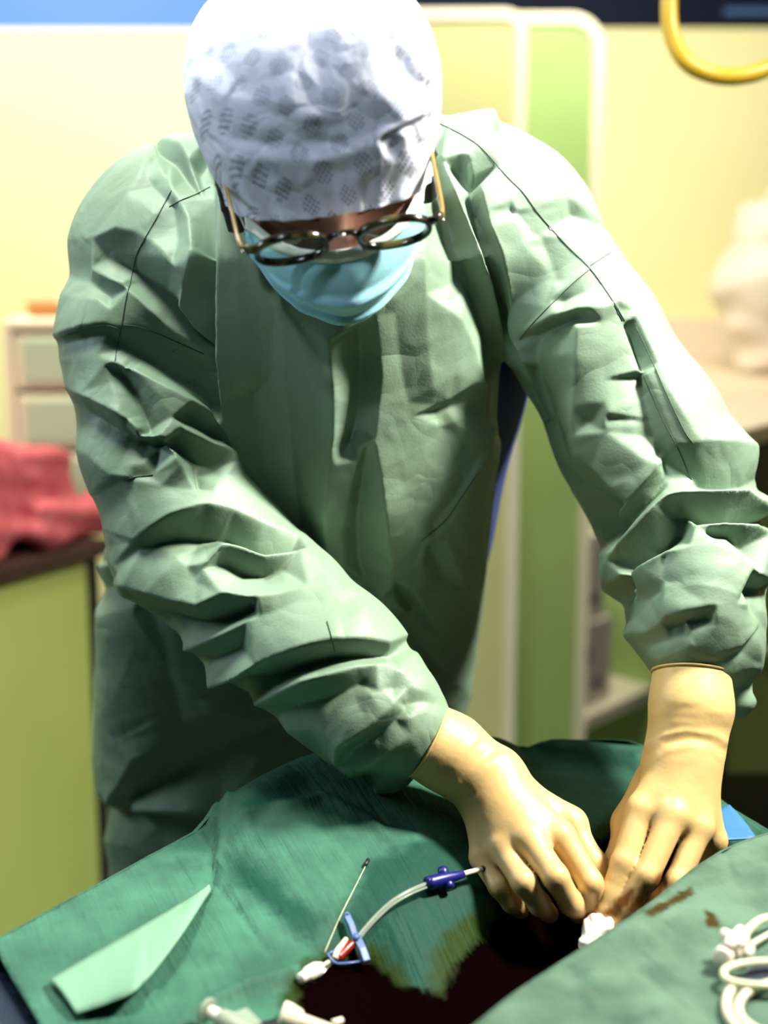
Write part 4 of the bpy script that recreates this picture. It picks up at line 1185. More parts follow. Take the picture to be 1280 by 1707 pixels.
def drape_mat(m, base, sc=1.0, iod=(0.010, 0.026, 0.001)):
    b = BS(m)
    tc = N(m, 'ShaderNodeTexCoord')
    nz = N(m, 'ShaderNodeTexNoise'); nz.inputs['Scale'].default_value = 22; nz.inputs['Detail'].default_value = 5
    L(m, tc.outputs['Object'], nz.inputs['Vector'])
    cr = N(m, 'ShaderNodeValToRGB')
    cr.color_ramp.elements[0].position = .35; cr.color_ramp.elements[0].color = (*[c * .70 for c in base], 1)
    cr.color_ramp.elements[1].position = .68; cr.color_ramp.elements[1].color = (*[c * 1.22 for c in base], 1)
    L(m, nz.outputs['Fac'], cr.inputs[0])
    prev = cr.outputs[0]
    for nm, col in (('wet_shade', (base[0] * .22, base[1] * .42, base[2] * .42)), ('iodine', iod), ('blood', (0.0018, 0.0005, 0.0004))):
        at = N(m, 'ShaderNodeAttribute', attribute_name=nm)
        mx = N(m, 'ShaderNodeMix', data_type='RGBA'); mx.inputs['B'].default_value = (*col, 1)
        if nm == 'blood':
            iv = N(m, 'ShaderNodeMapRange'); iv.inputs[3].default_value = .09; iv.inputs[4].default_value = .0; L(m, at.outputs['Fac'], iv.inputs[0]); L(m, iv.outputs[0], b.inputs['Specular IOR Level'])
        L(m, at.outputs['Fac'], mx.inputs['Factor']); L(m, prev, mx.inputs['A']); prev = mx.outputs['Result']
    L(m, prev, b.inputs['Base Color'])
    # embossed crepe lines running across the sheet, plus fine crumple
    mp = N(m, 'ShaderNodeMapping'); mp.inputs['Rotation'].default_value = (0, 0, math.radians(155)); L(m, tc.outputs['Object'], mp.inputs[0])
    mq = N(m, 'ShaderNodeMapping'); mq.inputs['Scale'].default_value = (95 * sc, 7, 1); L(m, mp.outputs[0], mq.inputs[0])
    wv = N(m, 'ShaderNodeTexNoise'); wv.inputs['Scale'].default_value = 1.0; wv.inputs['Detail'].default_value = 3; wv.inputs['Roughness'].default_value = .6
    L(m, mq.outputs[0], wv.inputs['Vector'])
    n2 = N(m, 'ShaderNodeTexNoise'); n2.inputs['Scale'].default_value = 60; n2.inputs['Detail'].default_value = 4; L(m, tc.outputs['Object'], n2.inputs['Vector'])
    b1 = bump(m, n2.outputs['Fac'], .5, .004)
    bump(m, wv.outputs['Fac'], .42, .006, b1)
drape_mat(M_drape, (0.036, 0.112, 0.076)); drape_mat(M_flap, (0.080, 0.142, 0.100), .5, (0.035, 0.024, 0.004))

def sheet(name, poly, ctrl, m, res, fine_box, relief=None, attrs=None, parent=None, thick=.0012, skirt=None, cover=None):
    """poly: boundary (px, py, z); ctrl: extra height points (px, py, z). Heights are interpolated over the floor plan."""
    bw = np.array([G(*q) for q in poly]); cw = np.array([G(*q) for q in ctrl])
    allw = np.vstack([bw, cw])
    R = Relief(allw[:, 0].min() * 1000 - 10, allw[:, 1].min() * 1000 - 10, allw[:, 0].max() * 1000 + 10, allw[:, 1].max() * 1000 + 10, 3)
    cl = np.vstack([bw, bw[:1]])
    R.line(np.column_stack([cl[:, :2] * 1000, cl[:, 2]]), 6)
    for q in cw: R.line([(q[0] * 1000, q[1] * 1000, q[2])] * 2, 6)
    R.solve(3.5)
    # smooth boundary, evenly spaced
    bd = []
    for i in range(len(bw)):
        a, b = bw[i], bw[(i + 1) % len(bw)]
        n = max(1, int(np.linalg.norm(b[:2] - a[:2]) / res))
        for k in range(n): bd.append(a + (b - a) * k / n)
    bd = np.array(bd)
    xs_ = np.arange(bw[:, 0].min(), bw[:, 0].max(), res); ys_ = np.arange(bw[:, 1].min(), bw[:, 1].max(), res)
    X, Y = np.meshgrid(xs_, ys_); X = X.ravel() + np.random.uniform(-.15, .15, X.size) * res; Y = Y.ravel() + np.random.uniform(-.15, .15, Y.size) * res
    ok = poly_dist(X, Y, bw[:, :2]) < -res * .6
    X, Y = X[ok], Y[ok]
    pts = [Vector((a, b)) for a, b in bd[:, :2]] + [Vector((a, b)) for a, b in zip(X, Y)]
    nb = len(bd)
    vs, es, fs, *_ = delaunay_2d_cdt(pts, [(i, (i + 1) % nb) for i in range(nb)], [], 1, 1e-6)
    xy = np.array([tuple(v) for v in vs])
    z = R.get(xy[:, 0] * 1000, xy[:, 1] * 1000)
    V = np.column_stack([xy, z])
    if relief is not None:
        x, y, dd = proj(V)
        V[:, 2] += relief.get(x, y) * .001
    me = mesh_from(name, V, fs)
    x, y, dd = proj(V)
    if attrs:
        for k, fn in attrs.items(): set_attr(me, k, fn(x, y, V))
    else:
        for k in ('wet_shade', 'iodine', 'blood'): set_attr(me, k, np.zeros(len(V)))
    o = link(name, me, m, parent)
    o.modifiers.new('thickness', 'SOLIDIFY').thickness = thick
    o.modifiers['thickness'].offset = -1
    return o, R

ZT0 = .86
DR_POLY = [(-15, 1570, .945), (175, 1468, .95), (350, 1373, .955), (366, 1352, .962), (384, 1316, .985), (440, 1286, .995), (530, 1252, 1.0), (700, 1226, .998), (860, 1221, .99), (960, 1224, .982), (1070, 1238, .972),
           (1215, 1345, .955), (1300, 1390, .955), (1420, 1460, .95), (1300, 1620, .93), (900, 1850, .92), (620, 1900, .93), (120, 1830, .93), (62, 1707, .932)]
DR_CTRL = [(40, 1590, .942), (200, 1500, .948), (360, 1400, .952), (100, 1690, .938), (300, 1560, .942), (360, 1440, .955), (395, 1350, .985), (420, 1400, .97), (480, 1300, .998), (480, 1380, .978), (470, 1470, .96), (420, 1560, .947),
           (330, 1640, .94), (250, 1690, .938), (560, 1310, .992), (560, 1420, .970), (560, 1500, .956), (520, 1590, .938), (650, 1300, .99), (680, 1400, .972), (680, 1480, .956), (680, 1560, .938), (720, 1640, .915), (610, 1640, .912),
           (780, 1280, .984), (800, 1380, .968), (800, 1460, .950), (800, 1540, .925), (830, 1590, .900), (880, 1300, .965), (870, 1265, .964), (960, 1280, .96), (1055, 1292, .952), (940, 1400, .952), (920, 1500, .918), (920, 1570, .890),
           (990, 1395, .945), (1010, 1450, .925), (1020, 1520, .895), (1000, 1600, .880), (1060, 1380, .945), (1110, 1500, .905), (1180, 1440, .93), (1200, 1380, .948), (1260, 1410, .945), (850, 1700, .885), (760, 1720, .89), (600, 1720, .905), (480, 1690, .93)]
def blob(polys, soft, seed, amp=6, sc=300):
    def fn(x, y, V):
        nz = noise3(V, sc, seed) * amp + noise3(V, sc * 3.1, seed + 1) * amp * .7 + noise3(V, sc * 7.3, seed + 2) * amp * .4
        o = np.zeros(len(x))
        for pl in polys: o = np.maximum(o, np.clip((soft - poly_dist(x, y, pl) + nz) / (2 * soft), 0, 1))
        return o
    return fn
BLOOD_SHADE = [[(498, 1640), (540, 1610), (590, 1590), (625, 1600), (660, 1640), (735, 1655), (765, 1600), (830, 1530), (905, 1480), (960, 1470), (1000, 1405), (1022, 1372), (1040, 1372), (1200, 1420), (1180, 1480), (1180, 1560), (900, 1800), (560, 1800), (480, 1720)]]  # real blood, with the shade of the opening painted in as black
IODINE = [[(474, 1640), (520, 1596), (560, 1576), (622, 1572), (655, 1600), (690, 1650), (722, 1652), (722, 1588), (770, 1530), (850, 1490), (900, 1600), (600, 1760), (470, 1720)], [(985, 1400), (995, 1372), (1030, 1355), (1060, 1365), (1040, 1420), (1000, 1430)]]
WET_SHADE = [[(611, 1440), (575, 1520), (535, 1592), (500, 1640), (640, 1700), (760, 1640), (860, 1540), (830, 1460), (800, 1400), (720, 1395), (650, 1420)],
       [(372, 1420), (430, 1440), (490, 1500), (545, 1530), (530, 1585), (480, 1545), (400, 1470)], [(870, 1236), (960, 1238), (1060, 1252), (1060, 1286), (960, 1272), (895, 1255)], [(395, 1340), (480, 1280), (520, 1300), (420, 1370)]]  # damp patches, plus painted shade on the back lip and under the sleeve
DRL = Relief(-150, 1150, 1450, 1950, 2)
DRL.line([(-150, 1150, 0), (1450, 1150, 0), (1450, 1950, 0), (-150, 1950, 0), (-150, 1150, 0)], 20)
def drline(pl, h, w):                    # a crease: height h on the line, zero w pixels to each side
    a = np.array(pl, float)
    DRL.line([(*q, h) for q in a], 5)
    for k in range(len(a) - 1):
        t = a[k + 1] - a[k]; nn = np.array([-t[1], t[0]]) / np.hypot(*t)
        for o in (-w, w): DRL.line([(*(a[k] + nn * o), 0), (*(a[k + 1] + nn * o), 0)], 6)
for pl, h, w in (([(358, 1470), (400, 1520), (450, 1590)], -5, 8), ([(346, 1376), (358, 1410), (352, 1470), (335, 1500)], -9, 8), ([(5, 1565), (80, 1585), (140, 1592)], 2, 7),
                 ([(325, 1690), (380, 1660), (430, 1640), (470, 1632)], 9, 14), ([(611, 1440), (575, 1515), (538, 1590)], 1.6, 6),
                 ([(382, 1322), (368, 1365), (362, 1420), (356, 1440)], 10, 8), ([(410, 1355), (470, 1345), (540, 1330), (620, 1370)], 5, 12), ([(395, 1430), (450, 1490), (500, 1550)], 1.6, 7),
                 ([(430, 1425), (490, 1480), (535, 1525)], 1.6, 7), ([(470, 1400), (530, 1450), (570, 1490)], 1.4, 7), ([(520, 1380), (570, 1430)], 1.3, 7), ([(640, 1480), (675, 1530), (720, 1590)], 1.5, 6), ([(700, 1500), (730, 1540), (745, 1570)], 1.5, 6),
                 ([(730, 1490), (770, 1530)], 1.3, 6), ([(650, 1400), (700, 1450)], 1.5, 8), ([(640, 1540), (680, 1590), (720, 1640)], 1.5, 6), ([(690, 1395), (760, 1440), (790, 1480)], 1.4, 8),
                 ([(960, 1262), (1000, 1290), (1040, 1305)], 1.5, 8), ([(900, 1290), (960, 1300), (1020, 1330)], 1.3, 8), ([(1190, 1395), (1240, 1420)], -2, 7), ([(120, 1500), (180, 1560)], 1, 9), ([(230, 1450), (270, 1500)], 1, 9), ([(300, 1420), (330, 1470)], 1.4, 9)):
    drline(pl, h, w)
DRL.solve(1.6)
drape, DRR = sheet('surgical_drape', DR_POLY, DR_CTRL, M_drape, .0034, None, DRL,
              {'blood': blob(BLOOD_SHADE, 6, 11, 9), 'iodine': blob(IODINE, 9, 21, 12, 260), 'wet_shade': blob(WET_SHADE, 10, 31, 9, 200)})
tag(drape, 'large green paper drape with a blood-soaked middle and the shade of its opening painted black, covering the table under both hands', 'drape')
# the long sides of the sheet fall over the table edge
def skirt():
    bw = [G(*q) for q in DR_POLY[:13]]
    p = crom(bw, 5)
    p[:, 2] = DRR.get(p[:, 0] * 1000, p[:, 1] * 1000)
    V = []; n = len(p)
    T = np.gradient(p, axis=0)
    for i in range(n):
        out = np.array([-T[i][1], T[i][0], 0.0]); out /= np.linalg.norm(out)
        w = .006 * math.sin(i * .9) + .004 * math.sin(i * 2.3)
        for (o, dz) in ((-.001, 0.0), (.004, -.0015), (.008, -.006), (.010, -.014), (.012 + w * .3, -.07), (.013 + w, -.20), (.014 + 1.4 * w, -.32)):
            V.append(p[i] + out * o + [0, 0, dz])
    Q = np.array([(i * 7 + k, (i + 1) * 7 + k, (i + 1) * 7 + k + 1, i * 7 + k + 1) for i in range(n - 1) for k in range(6)])
    me = mesh_quads('side_fall', np.array(V), Q)
    for k in ('wet_shade', 'iodine', 'blood'): set_attr(me, k, np.zeros(len(V)))
    o = link('side_fall', me, M_drape, drape)
skirt()

FL_EDGE = [(700, 1775), (745, 1740), (790, 1707), (860, 1653), (940, 1601), (985, 1571), (1050, 1529), (1110, 1486), (1150, 1454), (1182, 1432), (1215, 1412), (1290, 1383)]
FL_POLY = [(*q, .968 + .018 * i / 11) for i, q in enumerate(FL_EDGE)] + [(1480, 1400, .975), (1700, 1750, .96), (1500, 2100, .96), (800, 2100, .955), (640, 1850, .955)]
FL_CTRL = [(860, 1690, .972), (980, 1610, .976), (1100, 1530, .979), (1200, 1460, .984), (1270, 1430, .986), (1000, 1700, .975), (1120, 1640, .980), (1230, 1570, .984), (1280, 1700, .976), (1150, 1750, .974), (900, 1800, .965)]
FRL = Relief(600, 1300, 1800, 2200, 2)
FRL.line([(600, 1300, 0), (1800, 1300, 0), (1800, 2200, 0), (600, 2200, 0), (600, 1300, 0)], 20)
_D = DRL; DRL = FRL
for pl, h, w in (([(1220, 1460), (1240, 1490), (1260, 1510), (1280, 1525)], -2.4, 6), ([(1080, 1545), (1110, 1570)], -1.5, 5), ([(1073, 1571), (1095, 1590), (1110, 1592)], -1.8, 5), ([(1062, 1584), (1085, 1605), (1105, 1618), (1122, 1640), (1132, 1636)], -2, 6),
                 ([(1066, 1620), (1100, 1645), (1130, 1670), (1150, 1690)], -2, 6), ([(1045, 1630), (1075, 1660)], -1.2, 6), ([(1100, 1530), (1124, 1552)], -1.4, 5), ([(1150, 1660), (1175, 1685)], -1.2, 6),
                 ([(930, 1640), (980, 1660), (1000, 1690)], 1.5, 12), ([(1030, 1690), (1090, 1680)], 1.5, 12)):
    drline(pl, h, w)
FRL.solve(1.2); DRL = _D
flap, FRR = sheet('upper_drape', FL_POLY, FL_CTRL, M_flap, .0030, None, FRL,
             {'blood': lambda x, y, V: 0 * x,
              'iodine': lambda x, y, V: blob([[(1072, 1522), (1085, 1512), (1112, 1500), (1150, 1478), (1160, 1490), (1120, 1510), (1085, 1530)], [(1172, 1515), (1190, 1522), (1207, 1548), (1180, 1545)]], 2, 41, 3, 500)(x, y, V),
              'wet_shade': lambda x, y, V: .45 * blob([[(945, 1605), (980, 1615), (990, 1650), (960, 1630)], [(1020, 1700), (1090, 1680), (1100, 1690), (1040, 1720)], [(1082, 1610), (1110, 1620), (1115, 1640), (1090, 1635)]], 8, 51, 8, 300)(x, y, V)})
tag(flap, 'lighter green drape sheet lying across the lower right corner over the larger drape', 'drape')
tb = FRR
def on_flap(px, py, lift=0.0):
    z = .978
    for _ in range(12):
        g = G(px, py, z); z = float(FRR.get(np.array([g[0] * 1000]), np.array([g[1] * 1000]))[0]) + lift
    return G(px, py, z)
def on_drape(px, py, lift=0.0):
    z = .94
    for _ in range(15):
        g = G(px, py, z); z = .5 * z + .5 * (float(DRR.get(np.array([g[0] * 1000]), np.array([g[1] * 1000]))[0]) + float(DRL.get(np.array([px]), np.array([py]))[0]) * .001 + lift)
    return G(px, py, z)

# the hem of the upper sheet turns down towards the opening
def hem():
    p = crom([G(*q) for q in FL_POLY[:12]], 5); p[:, 2] = FRR.get(p[:, 0] * 1000, p[:, 1] * 1000); T = np.gradient(p, axis=0); V = []
    for i in range(len(p)):
        out = np.array([-T[i][1], T[i][0], 0.0]); out /= np.linalg.norm(out)
        for o, dz in ((-.002, .0003), (.001, -.0004), (.0022, -.003), (.001, -.010), (-.012, -.020)): V.append(p[i] + out * o + [0, 0, dz])
    Q = np.array([(i * 5 + k, (i + 1) * 5 + k, (i + 1) * 5 + k + 1, i * 5 + k + 1) for i in range(len(p) - 1) for k in range(4)])
    me = mesh_quads('hem', np.array(V), Q)
    for k in ('wet_shade', 'iodine', 'blood'): set_attr(me, k, np.zeros(len(V)))
    link('hem', me, M_flap, flap)
hem()

# navy under-sheet showing at the lower left corner, blue sheet corner at the right
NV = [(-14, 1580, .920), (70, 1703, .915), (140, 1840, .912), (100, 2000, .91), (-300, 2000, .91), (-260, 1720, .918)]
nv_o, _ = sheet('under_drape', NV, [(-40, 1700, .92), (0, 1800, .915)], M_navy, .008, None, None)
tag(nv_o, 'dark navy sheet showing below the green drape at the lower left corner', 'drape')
M_blue2 = mat('bright_blue_sheet', (0.03, 0.16, 0.42), 0.6)
tip = [(1192, 1352, .966), (1216, 1334, .972), (1245, 1372, .964), (1262, 1400, .958), (1205, 1405, .956)]
bt, _ = sheet('blue_sheet', tip, [(1218, 1375, .963)], M_blue2, .004, None, None)
tag(bt, 'small bright blue sheet corner poking out beside the wrist on the right', 'drape')

# table under the sheets
ax_ = G(-15, 1570, .945)
tbl = empty('operating_table', (0.12, .95, 0), 'operating table hidden under the green drapes', 'table')
def plan(inset, z0, z1):
    pl = [(-15, 1600, .93), (300, 1420, .93), (620, 1300, .93), (1060, 1300, .93), (1300, 1440, .93), (1300, 1640, .93), (900, 1950, .92), (140, 1900, .92)]
    w = np.array([G(*q) for q in pl]); c = w.mean(0)
    w = c + (w - c) * (1 - inset)
    n = len(w)
    V = [(x, y, z0) for x, y, _ in w] + [(x, y, z1) for x, y, _ in w]
    F = [tuple(range(n))[::-1], tuple(range(n, 2 * n))] + [(i, (i + 1) % n, n + (i + 1) % n, n + i) for i in range(n)]
    return MB().add(V, F)
plan(.10, .80, ZT0).build('mattress', M_navy, tbl, False, .01)
plan(.12, .75, .80).build('table_frame', M_base, tbl, False, .004)
c = np.mean([G(*q) for q in [(300, 1420, .93), (1300, 1440, .93), (900, 1950, .92)]], 0)
MB().box((c[0], c[1], .40), (.16, .16, .70)).build('column', M_base, tbl, False, .01)
MB().box((c[0], c[1], .03), (.42, .30, .06)).build('base', M_base, tbl, False, .015)
# ================================================================== SEAMS ON THE GOWN
M_seam = mat('gown_seam', (0.028, 0.055, 0.035), 0.7)
_bvh = BVHTree.FromPolygons([tuple(v) for v in V_GOWN], [tuple(map(int, q)) for q in Q_GOWN])
def on_gown(px, py, lift=.0004):
    d = Vector(ray(px, py)).normalized()
    h = _bvh.ray_cast(Vector((0, 0, CZ)), d)
    return None if h[0] is None else np.array(h[0] + h[1] * lift * (1 if h[1].dot(d) < 0 else -1))
SEAMS = [[(286, 318), (264, 358), (245, 392), (228, 424), (222, 450), (210, 500), (202, 548), (195, 580), (192, 602)],
         [(109, 557), (145, 546), (176, 542), (199, 548)], [(205, 542), (232, 545), (268, 558), (300, 572), (340, 590)], [(282, 345), (300, 335), (325, 325), (350, 312)],
         [(720, 200), (770, 225), (803, 248), (845, 295), (872, 322), (900, 360), (945, 410), (985, 450), (1020, 500), (1044, 540)],
         [(984, 443), (1002, 431), (1018, 421)], [(985, 447), (955, 472), (930, 496), (882, 546), (866, 566)],
         [(1024, 508), (1048, 560), (1064, 606), (1100, 690), (1130, 748), (1152, 800)], [(1060, 545), (1086, 600), (1110, 655), (1140, 718), (1156, 740)],
         [(545, 1036), (552, 1060), (558, 1086)], [(205, 800), (230, 795), (255, 792)], [(795, 790), (765, 835), (742, 868), (702, 902)]]
for sm in SEAMS:
    q = crom([(*a, 0) for a in sm], 6)
    pts = [on_gown(a[0], a[1]) for a in q]
    pts = [p for p in pts if p is not None]
    if len(pts) > 3: MB().tube(pts, .00042, 6).build('seam', M_seam, gown)

# ================================================================== SMALL THINGS ON THE DRAPES
M_ivory = mat('ivory_plastic', (0.66, 0.60, 0.44), 0.35)
M_white2 = mat('white_plastic', (0.72, 0.67, 0.57), 0.35)
M_tube = mat('clear_tubing', (0.72, 0.75, 0.52), 0.2)
M_navyp = mat('navy_plastic', (0.006, 0.008, 0.13), 0.35)
M_bluep = mat('blue_plastic', (0.04, 0.10, 0.25), 0.35)
M_redp = mat('dark_red_fluid', (0.20, 0.008, 0.006), 0.3)
M_black = mat('black_tip', (0.004, 0.004, 0.006), 0.5)
M_clear = mat('clear_plastic', (0.50, 0.58, 0.48), 0.15)
for m_, tw in ((M_clear, .65), (M_tube, .25)):
    BS(m_).inputs['Transmission Weight'].default_value = tw; BS(m_).inputs['IOR'].default_value = 1.25
M_strip2 = mat('pale_paper_strip', (0.13, 0.27, 0.175), 0.7)

def base_at(o_pts): return np.mean(np.array(o_pts), 0)
def D(px, py, l=0.0): return on_drape(px, py, l)
def F_(px, py, l=0.0): return on_flap(px, py, l)

# peeled adhesive strip
def strip():
    up = crom([(82, 1632, .004), (150, 1592, .005), (240, 1540, .006), (310, 1499, .004), (346, 1477, .002)], 10)
    lo = crom([(126, 1690, .004), (180, 1672, .008), (232, 1645, .014), (300, 1562, .016), (352, 1484, .003)], 10)
    V = []; k = 8
    for a, b in zip(up, lo):
        A = D(a[0], a[1], a[2] + .002); B = D(b[0], b[1], b[2] + .002)
        for i in range(k + 1):
            t = i / k; V.append(A + (B - A) * t + np.array([0, 0, .003 * math.sin(math.pi * t)]))
    n = len(up)
    Q = np.array([(i * (k + 1) + j, i * (k + 1) + j + 1, (i + 1) * (k + 1) + j + 1, (i + 1) * (k + 1) + j) for i in range(n - 1) for j in range(k)])
    o = link('paper_strip', mesh_quads('paper_strip', np.array(V), Q), M_strip2)
    o.modifiers.new('thickness', 'SOLIDIFY').thickness = .0006
    tag(o, 'pale green peeled paper strip lying on the left part of the drape', 'strip')
strip()

# introducer: navy hub with wings, cream tube to the hand, clear tubes to the clamp
def introducer():
    a, b = D(711, 1473, .010), D(773, 1457, .012)
    d = (b - a) / np.linalg.norm(b - a)
    hub = MB().tube([a - d * .0002, a, a + (b - a) * .12, a + (b - a) * .55, a + (b - a) * .7, b - d * .001, b], [.0040, .0052, .0056, .0052, .0042, .0032, .0024], 18).build('introducer_hub', M_navyp)
    tag(hub, 'navy winged catheter hub with cream and clear tubes lying left of the gloved hand', 'catheter')
    for (q0, q1) in (((741, 1462), (737, 1447)), ((744, 1466), (751, 1482))):
        u, v = D(*q0, .011), D(*q1, .010)
        MB().tube([u, u + (v - u) * .6, u + (v - u) * .9, v], [.0040, .0044, .0042, .0022], 14).build('wing', M_navyp, hub)
    for k, (x0, x1) in enumerate(((716, 735), (717, 742))):
        u, v = D(x0, 1467 + k * 5, .0162 - .001 * k), D(x1, 1462 + k * 4.5, .0167 - .001 * k)
        n = 5
        for i in range(n):
            p, q = u + (v - u) * (i / n), u + (v - u) * ((i + .65) / n)
            MB().tube([p, q], .00035, 5).build('printed_mark', M_white2, hub)
    MB().tube(crom([D(772, 1457, .012), D(786, 1453, .014), D(803, 1449, .017), D(815, 1446, .02)], 6), .0022, 12).build('cream_tube', M_ivory, hub)
    MB().tube(crom([D(803, 1449, .017), D(806, 1448, .0175)], 2), .0027, 12).build('band', M_black, hub)
    for off, r in (((0, 0), .0019), ((2, 6), .0009)):
        MB().tube(crom([D(712, 1473 + off[1], .010), D(680, 1487 + off[1], .010), D(650, 1506 + off[1], .008), D(618, 1537 + off[1], .006), D(594, 1566 + off[1], .006)], 8), r, 10).build('clear_tube', M_clear, hub)
introducer()

# blue clamp on a blood-filled tube with a white cap
def clamp():
    c = D(593, 1564, .008)
    root = MB().tube([D(588, 1560, .010), D(598, 1567, .010)], .0032, 14).build('tube_clamp', M_bluep)
    tag(root, 'small blue pinch clamp across the tube in front of the bloody area', 'clamp')
    def bar(q0, q1, w, h): return flat_sweep(MB(), np.array([D(*q0, .009), (D(*q0, .009) + D(*q1, .009)) / 2 + [0, 0, .0015], D(*q1, .009)]), (0, 0, 1), w, h)
    bar((578, 1527), (591, 1561), .0055, .0035).build('jaw', M_bluep, root, False, .0008)
    bar((596, 1566), (611, 1603), .0062, .0035).build('jaw', M_bluep, root, False, .0008)
    MB().tube(crom([D(574, 1527, .009), D(578, 1522, .010), D(583, 1527, .009)], 4), .0011, 8).build('catch', M_bluep, root)
    MB().tube(crom([D(545, 1589, .006), D(553, 1600, .006), D(562, 1606, .006), D(585, 1605, .006), D(605, 1602, .007)], 5), .0010, 8).build('spring_arm', M_bluep, root)
    MB().tube(crom([D(548, 1590, .006), D(556, 1586, .007), D(562, 1592, .006)], 4), .0010, 8).build('catch', M_bluep, root)
    t = MB().tube(crom([D(593, 1567, .006), D(580, 1580, .006), D(562, 1598, .005)], 5), [.0034] * 11, 12).build('blood_line', M_redp)
    tag(t, 'short blood-filled tube held in the blue clamp', 'tube')
    MB().tube(crom([D(577, 1565, .008), D(570, 1575, .008), D(562, 1586, .007), D(558, 1598, .006)], 4), np.linspace(.0018, .0026, 13), 10).build('tan_sleeve', M_ivory, t)
    MB().tube([D(560, 1599, .005), D(546, 1613, .005), D(534, 1627, .005)], .0006, 8).build('fine_wire', M_metal, t)
    a, b = D(500, 1632, .005), D(536, 1611, .005)
    cp = MB().tube([a, a + (b - a) * .03, a + (b - a) * .30, a + (b - a) * .36, a + (b - a) * .75, a + (b - a) * .97, b], [.0032, .0040, .0042, .0056, .0056, .0036, .0028], 18).build('luer_cap', M_white2)
    tag(cp, 'white stepped tube cap at the edge of the bloodstain, left of the blue clamp', 'cap')
    MB().tube([b, D(548, 1603, .005)], .0014, 10).build('stem', M_tube, cp)
clamp()

# thread with a black tip
th = MB().tube(crom([D(609, 1444, .0015), D(590, 1482, .0012), D(566, 1530, .001), D(541, 1588, .001)], 8), .00035, 6).build('thread', M_tube)
tag(th, 'fine straight thread with a black tip lying on the middle of the drape', 'thread')
MB().tube([D(608, 1444, .0015), D(610, 1440, .002), D(614, 1433, .003)], [.0012, .0018, .0016], 10).build('tip', M_black, th)

# syringe and connector at the lower edge
def syringe():
    a, b = D(345, 1684, .009), D(470, 1752, .012)
    d = (b - a) / np.linalg.norm(b - a)
    root = MB().tube([a + d * .012, a + d * .016, a + d * .06], [.0062, .0070, .0070], 24).build('syringe', M_clear)
    tag(root, 'clear syringe with its round plunger end at the bottom edge', 'syringe')
    MB().tube([a - d * .0012, a - d * .0008, a + d * .0012, a + d * .0016], [.0075, .0088, .0088, .0075], 28).build('plunger_end', M_clear, root)
    MB().tube([a, a + d * .008, a + d * .05], [.0040, .0048, .0052], 16).build('plunger', M_white2, root)
    u = D(407, 1700, .010)
    MB().box(u, (.016, .022, .003), .6).build('finger_flange', M_clear, root, False, .001)
    a, b = D(468, 1690, .008), D(560, 1722, .010)
    d = b - a
    cn = MB().tube([a, a + d * .02, a + d * .12, a + d * .35, a + d * .38, a + d], [.0078, .0092, .0092, .0070, .0050, .0045], 24).build('connector', M_ivory)
    tag(cn, 'ivory plastic connector at the bottom edge on the bloodstain', 'connector')
    MB().tube([D(556, 1706, .006), D(570, 1700, .008)], [.003, .0022], 12).build('spike', M_ivory, cn)
    k = D(445, 1712, .004)
    pk = MB().box(k, (.014, .008, .006), .3).build('clip', M_black, None, False, .001)
    tag(pk, 'tiny black clip between the syringe and the ivory connector', 'clip')
syringe()

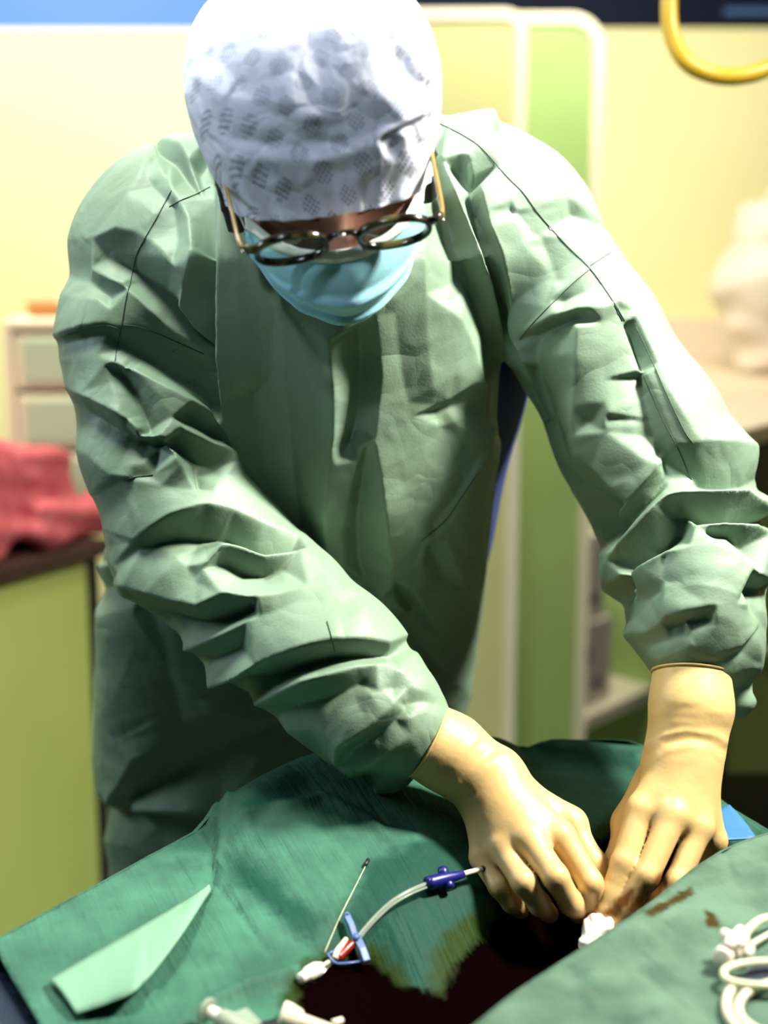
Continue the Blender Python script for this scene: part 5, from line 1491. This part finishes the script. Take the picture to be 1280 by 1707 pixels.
# three-way stopcock with coiled line on the upper drape
def stopcock():
    c = F_(1222, 1580, .010)
    ex = RGT; ez = np.array([0, .35, .94]); ey = np.cross(ez, ex)
    def lc(x, y, z): return c + ex * x + ey * y + ez * z
    root = MB().tube([lc(0, 0, -.006), lc(0, 0, -.005), lc(0, 0, .004), lc(0, 0, .005)], [.0058, .0066, .0066, .0055], 20).build('stopcock', M_white2)
    tag(root, 'white three-way stopcock lying on the lighter drape at the right edge', 'valve')
    k0, k1 = F_(1214, 1586, .010), F_(1203, 1597, .012)
    MB().tube([k0, k0 + (k1 - k0) * .4, k0 + (k1 - k0) * .45, k1, k1 + (k1 - k0) * .05], [.0044, .0044, .0066, .0066, .0052], 20).build('port', M_white2, root)
    k0, k1 = F_(1232, 1584, .008), F_(1254, 1592, .008)
    MB().tube([k0, k0 + (k1 - k0) * .4, k0 + (k1 - k0) * .5, k1], [.0040, .0040, .0056, .0056], 18).build('port', M_white2, root)
    k0, k1 = F_(1222, 1574, .012), F_(1243, 1564, .012)
    MB().tube([k0, k1], [.0042, .0036], 16).build('port', M_white2, root)
    h = F_(1222, 1566, .019)
    for (dx, dy) in ((-18, -12), (14, -17), (20, 12), (-10, 12)):
        e = F_(1222 + dx, 1566 + dy, .019)
        MB().tube([h, h + (e - h) * .7, h + (e - h) * .95, e], [.0042, .0036, .0034, .0020], 12).build('handle_arm', M_white2, root)
    ln = MB().tube(crom([F_(1240, 1562, .010), F_(1252, 1545, .012), F_(1272, 1532, .012), F_(1310, 1525, .010)], 8), .0028, 12).build('infusion_line', M_tube)
    tag(ln, 'clear line leaving the top of the stopcock towards the right edge', 'tube', 'coiled lines by the stopcock')
    ln = MB().tube(crom([F_(1252, 1575, .008), F_(1265, 1567, .008), F_(1285, 1555, .008), F_(1320, 1535, .008)], 8), .0018, 10).build('infusion_line', M_ivory)
    tag(ln, 'thin ivory line leaving the side of the stopcock towards the right edge', 'tube', 'coiled lines by the stopcock')
    ln = MB().tube(crom([F_(1320, 1606, .006), F_(1280, 1603, .008), F_(1238, 1606, .010), F_(1208, 1617, .010), F_(1212, 1633, .009), F_(1245, 1641, .009), F_(1290, 1643, .009), F_(1330, 1640, .008)], 10), .0026, 12).build('infusion_line', M_tube)
    tag(ln, 'clear line making a flat loop just below the stopcock', 'tube', 'coiled lines by the stopcock')
    ln = MB().tube(crom([F_(1226, 1640, .005), F_(1212, 1664, .005), F_(1214, 1692, .005), F_(1238, 1722, .005), F_(1280, 1750, .005)], 10), .0032, 12).build('infusion_line', M_ivory)
    tag(ln, 'thick ivory line curving down the outside of the coil', 'tube', 'coiled lines by the stopcock')
    ln = MB().tube(crom([F_(1330, 1632, .004), F_(1282, 1640, .005), F_(1248, 1653, .005), F_(1231, 1676, .004), F_(1240, 1702, .004), F_(1280, 1730, .004)], 10), .0030, 12).build('infusion_line', M_ivory)
    tag(ln, 'thick ivory line curving down inside the coil', 'tube', 'coiled lines by the stopcock')
    pl = [F_(x, y, .0012) for x, y in ((1222, 1652), (1238, 1628), (1252, 1612), (1272, 1608), (1300, 1610), (1300, 1640), (1262, 1646), (1240, 1656))]
    n = len(pl)
    lb = MB().add(pl + [p - [0, 0, .001] for p in pl], [tuple(range(n)), tuple(range(2 * n - 1, n - 1, -1))] + [(i, n + i, n + (i + 1) % n, (i + 1) % n) for i in range(n)]).build('label_card', M_navyd, None, False)
    tag(lb, 'small dark navy card under the coiled lines at the right edge', 'card')
M_navyd = mat('dark_navy_card', (0.004, 0.012, 0.035), 0.5)
stopcock()

# white swab pinched between the fingertips
def swab():
    def f(p):
        d = chain(p, [P(1001, 1530, .982), P(994, 1548, .968), P(980, 1574, .950)], [.0070, .0088, .0074], .01)
        d = np.minimum(d, chain(p, [P(1014, 1536, .972), P(1011, 1550, .962)], [.0055, .0058], .01))
        return d + .0006 * np.sin(p[:, 0] * 900) + .0006 * np.sin(p[:, 2] * 1100)
    c = P(995, 1548, .966)
    V, Q = surface_net(f, c - .05, c + .05, .0016)
    o = link('gauze_swab', mesh_quads('gauze_swab', V, Q), M_swab)
    tag(o, 'white rolled gauze swab pinched under the fingertips', 'gauze')
M_swab = mat('white_gauze', (0.70, 0.62, 0.55), 0.8)
swab()
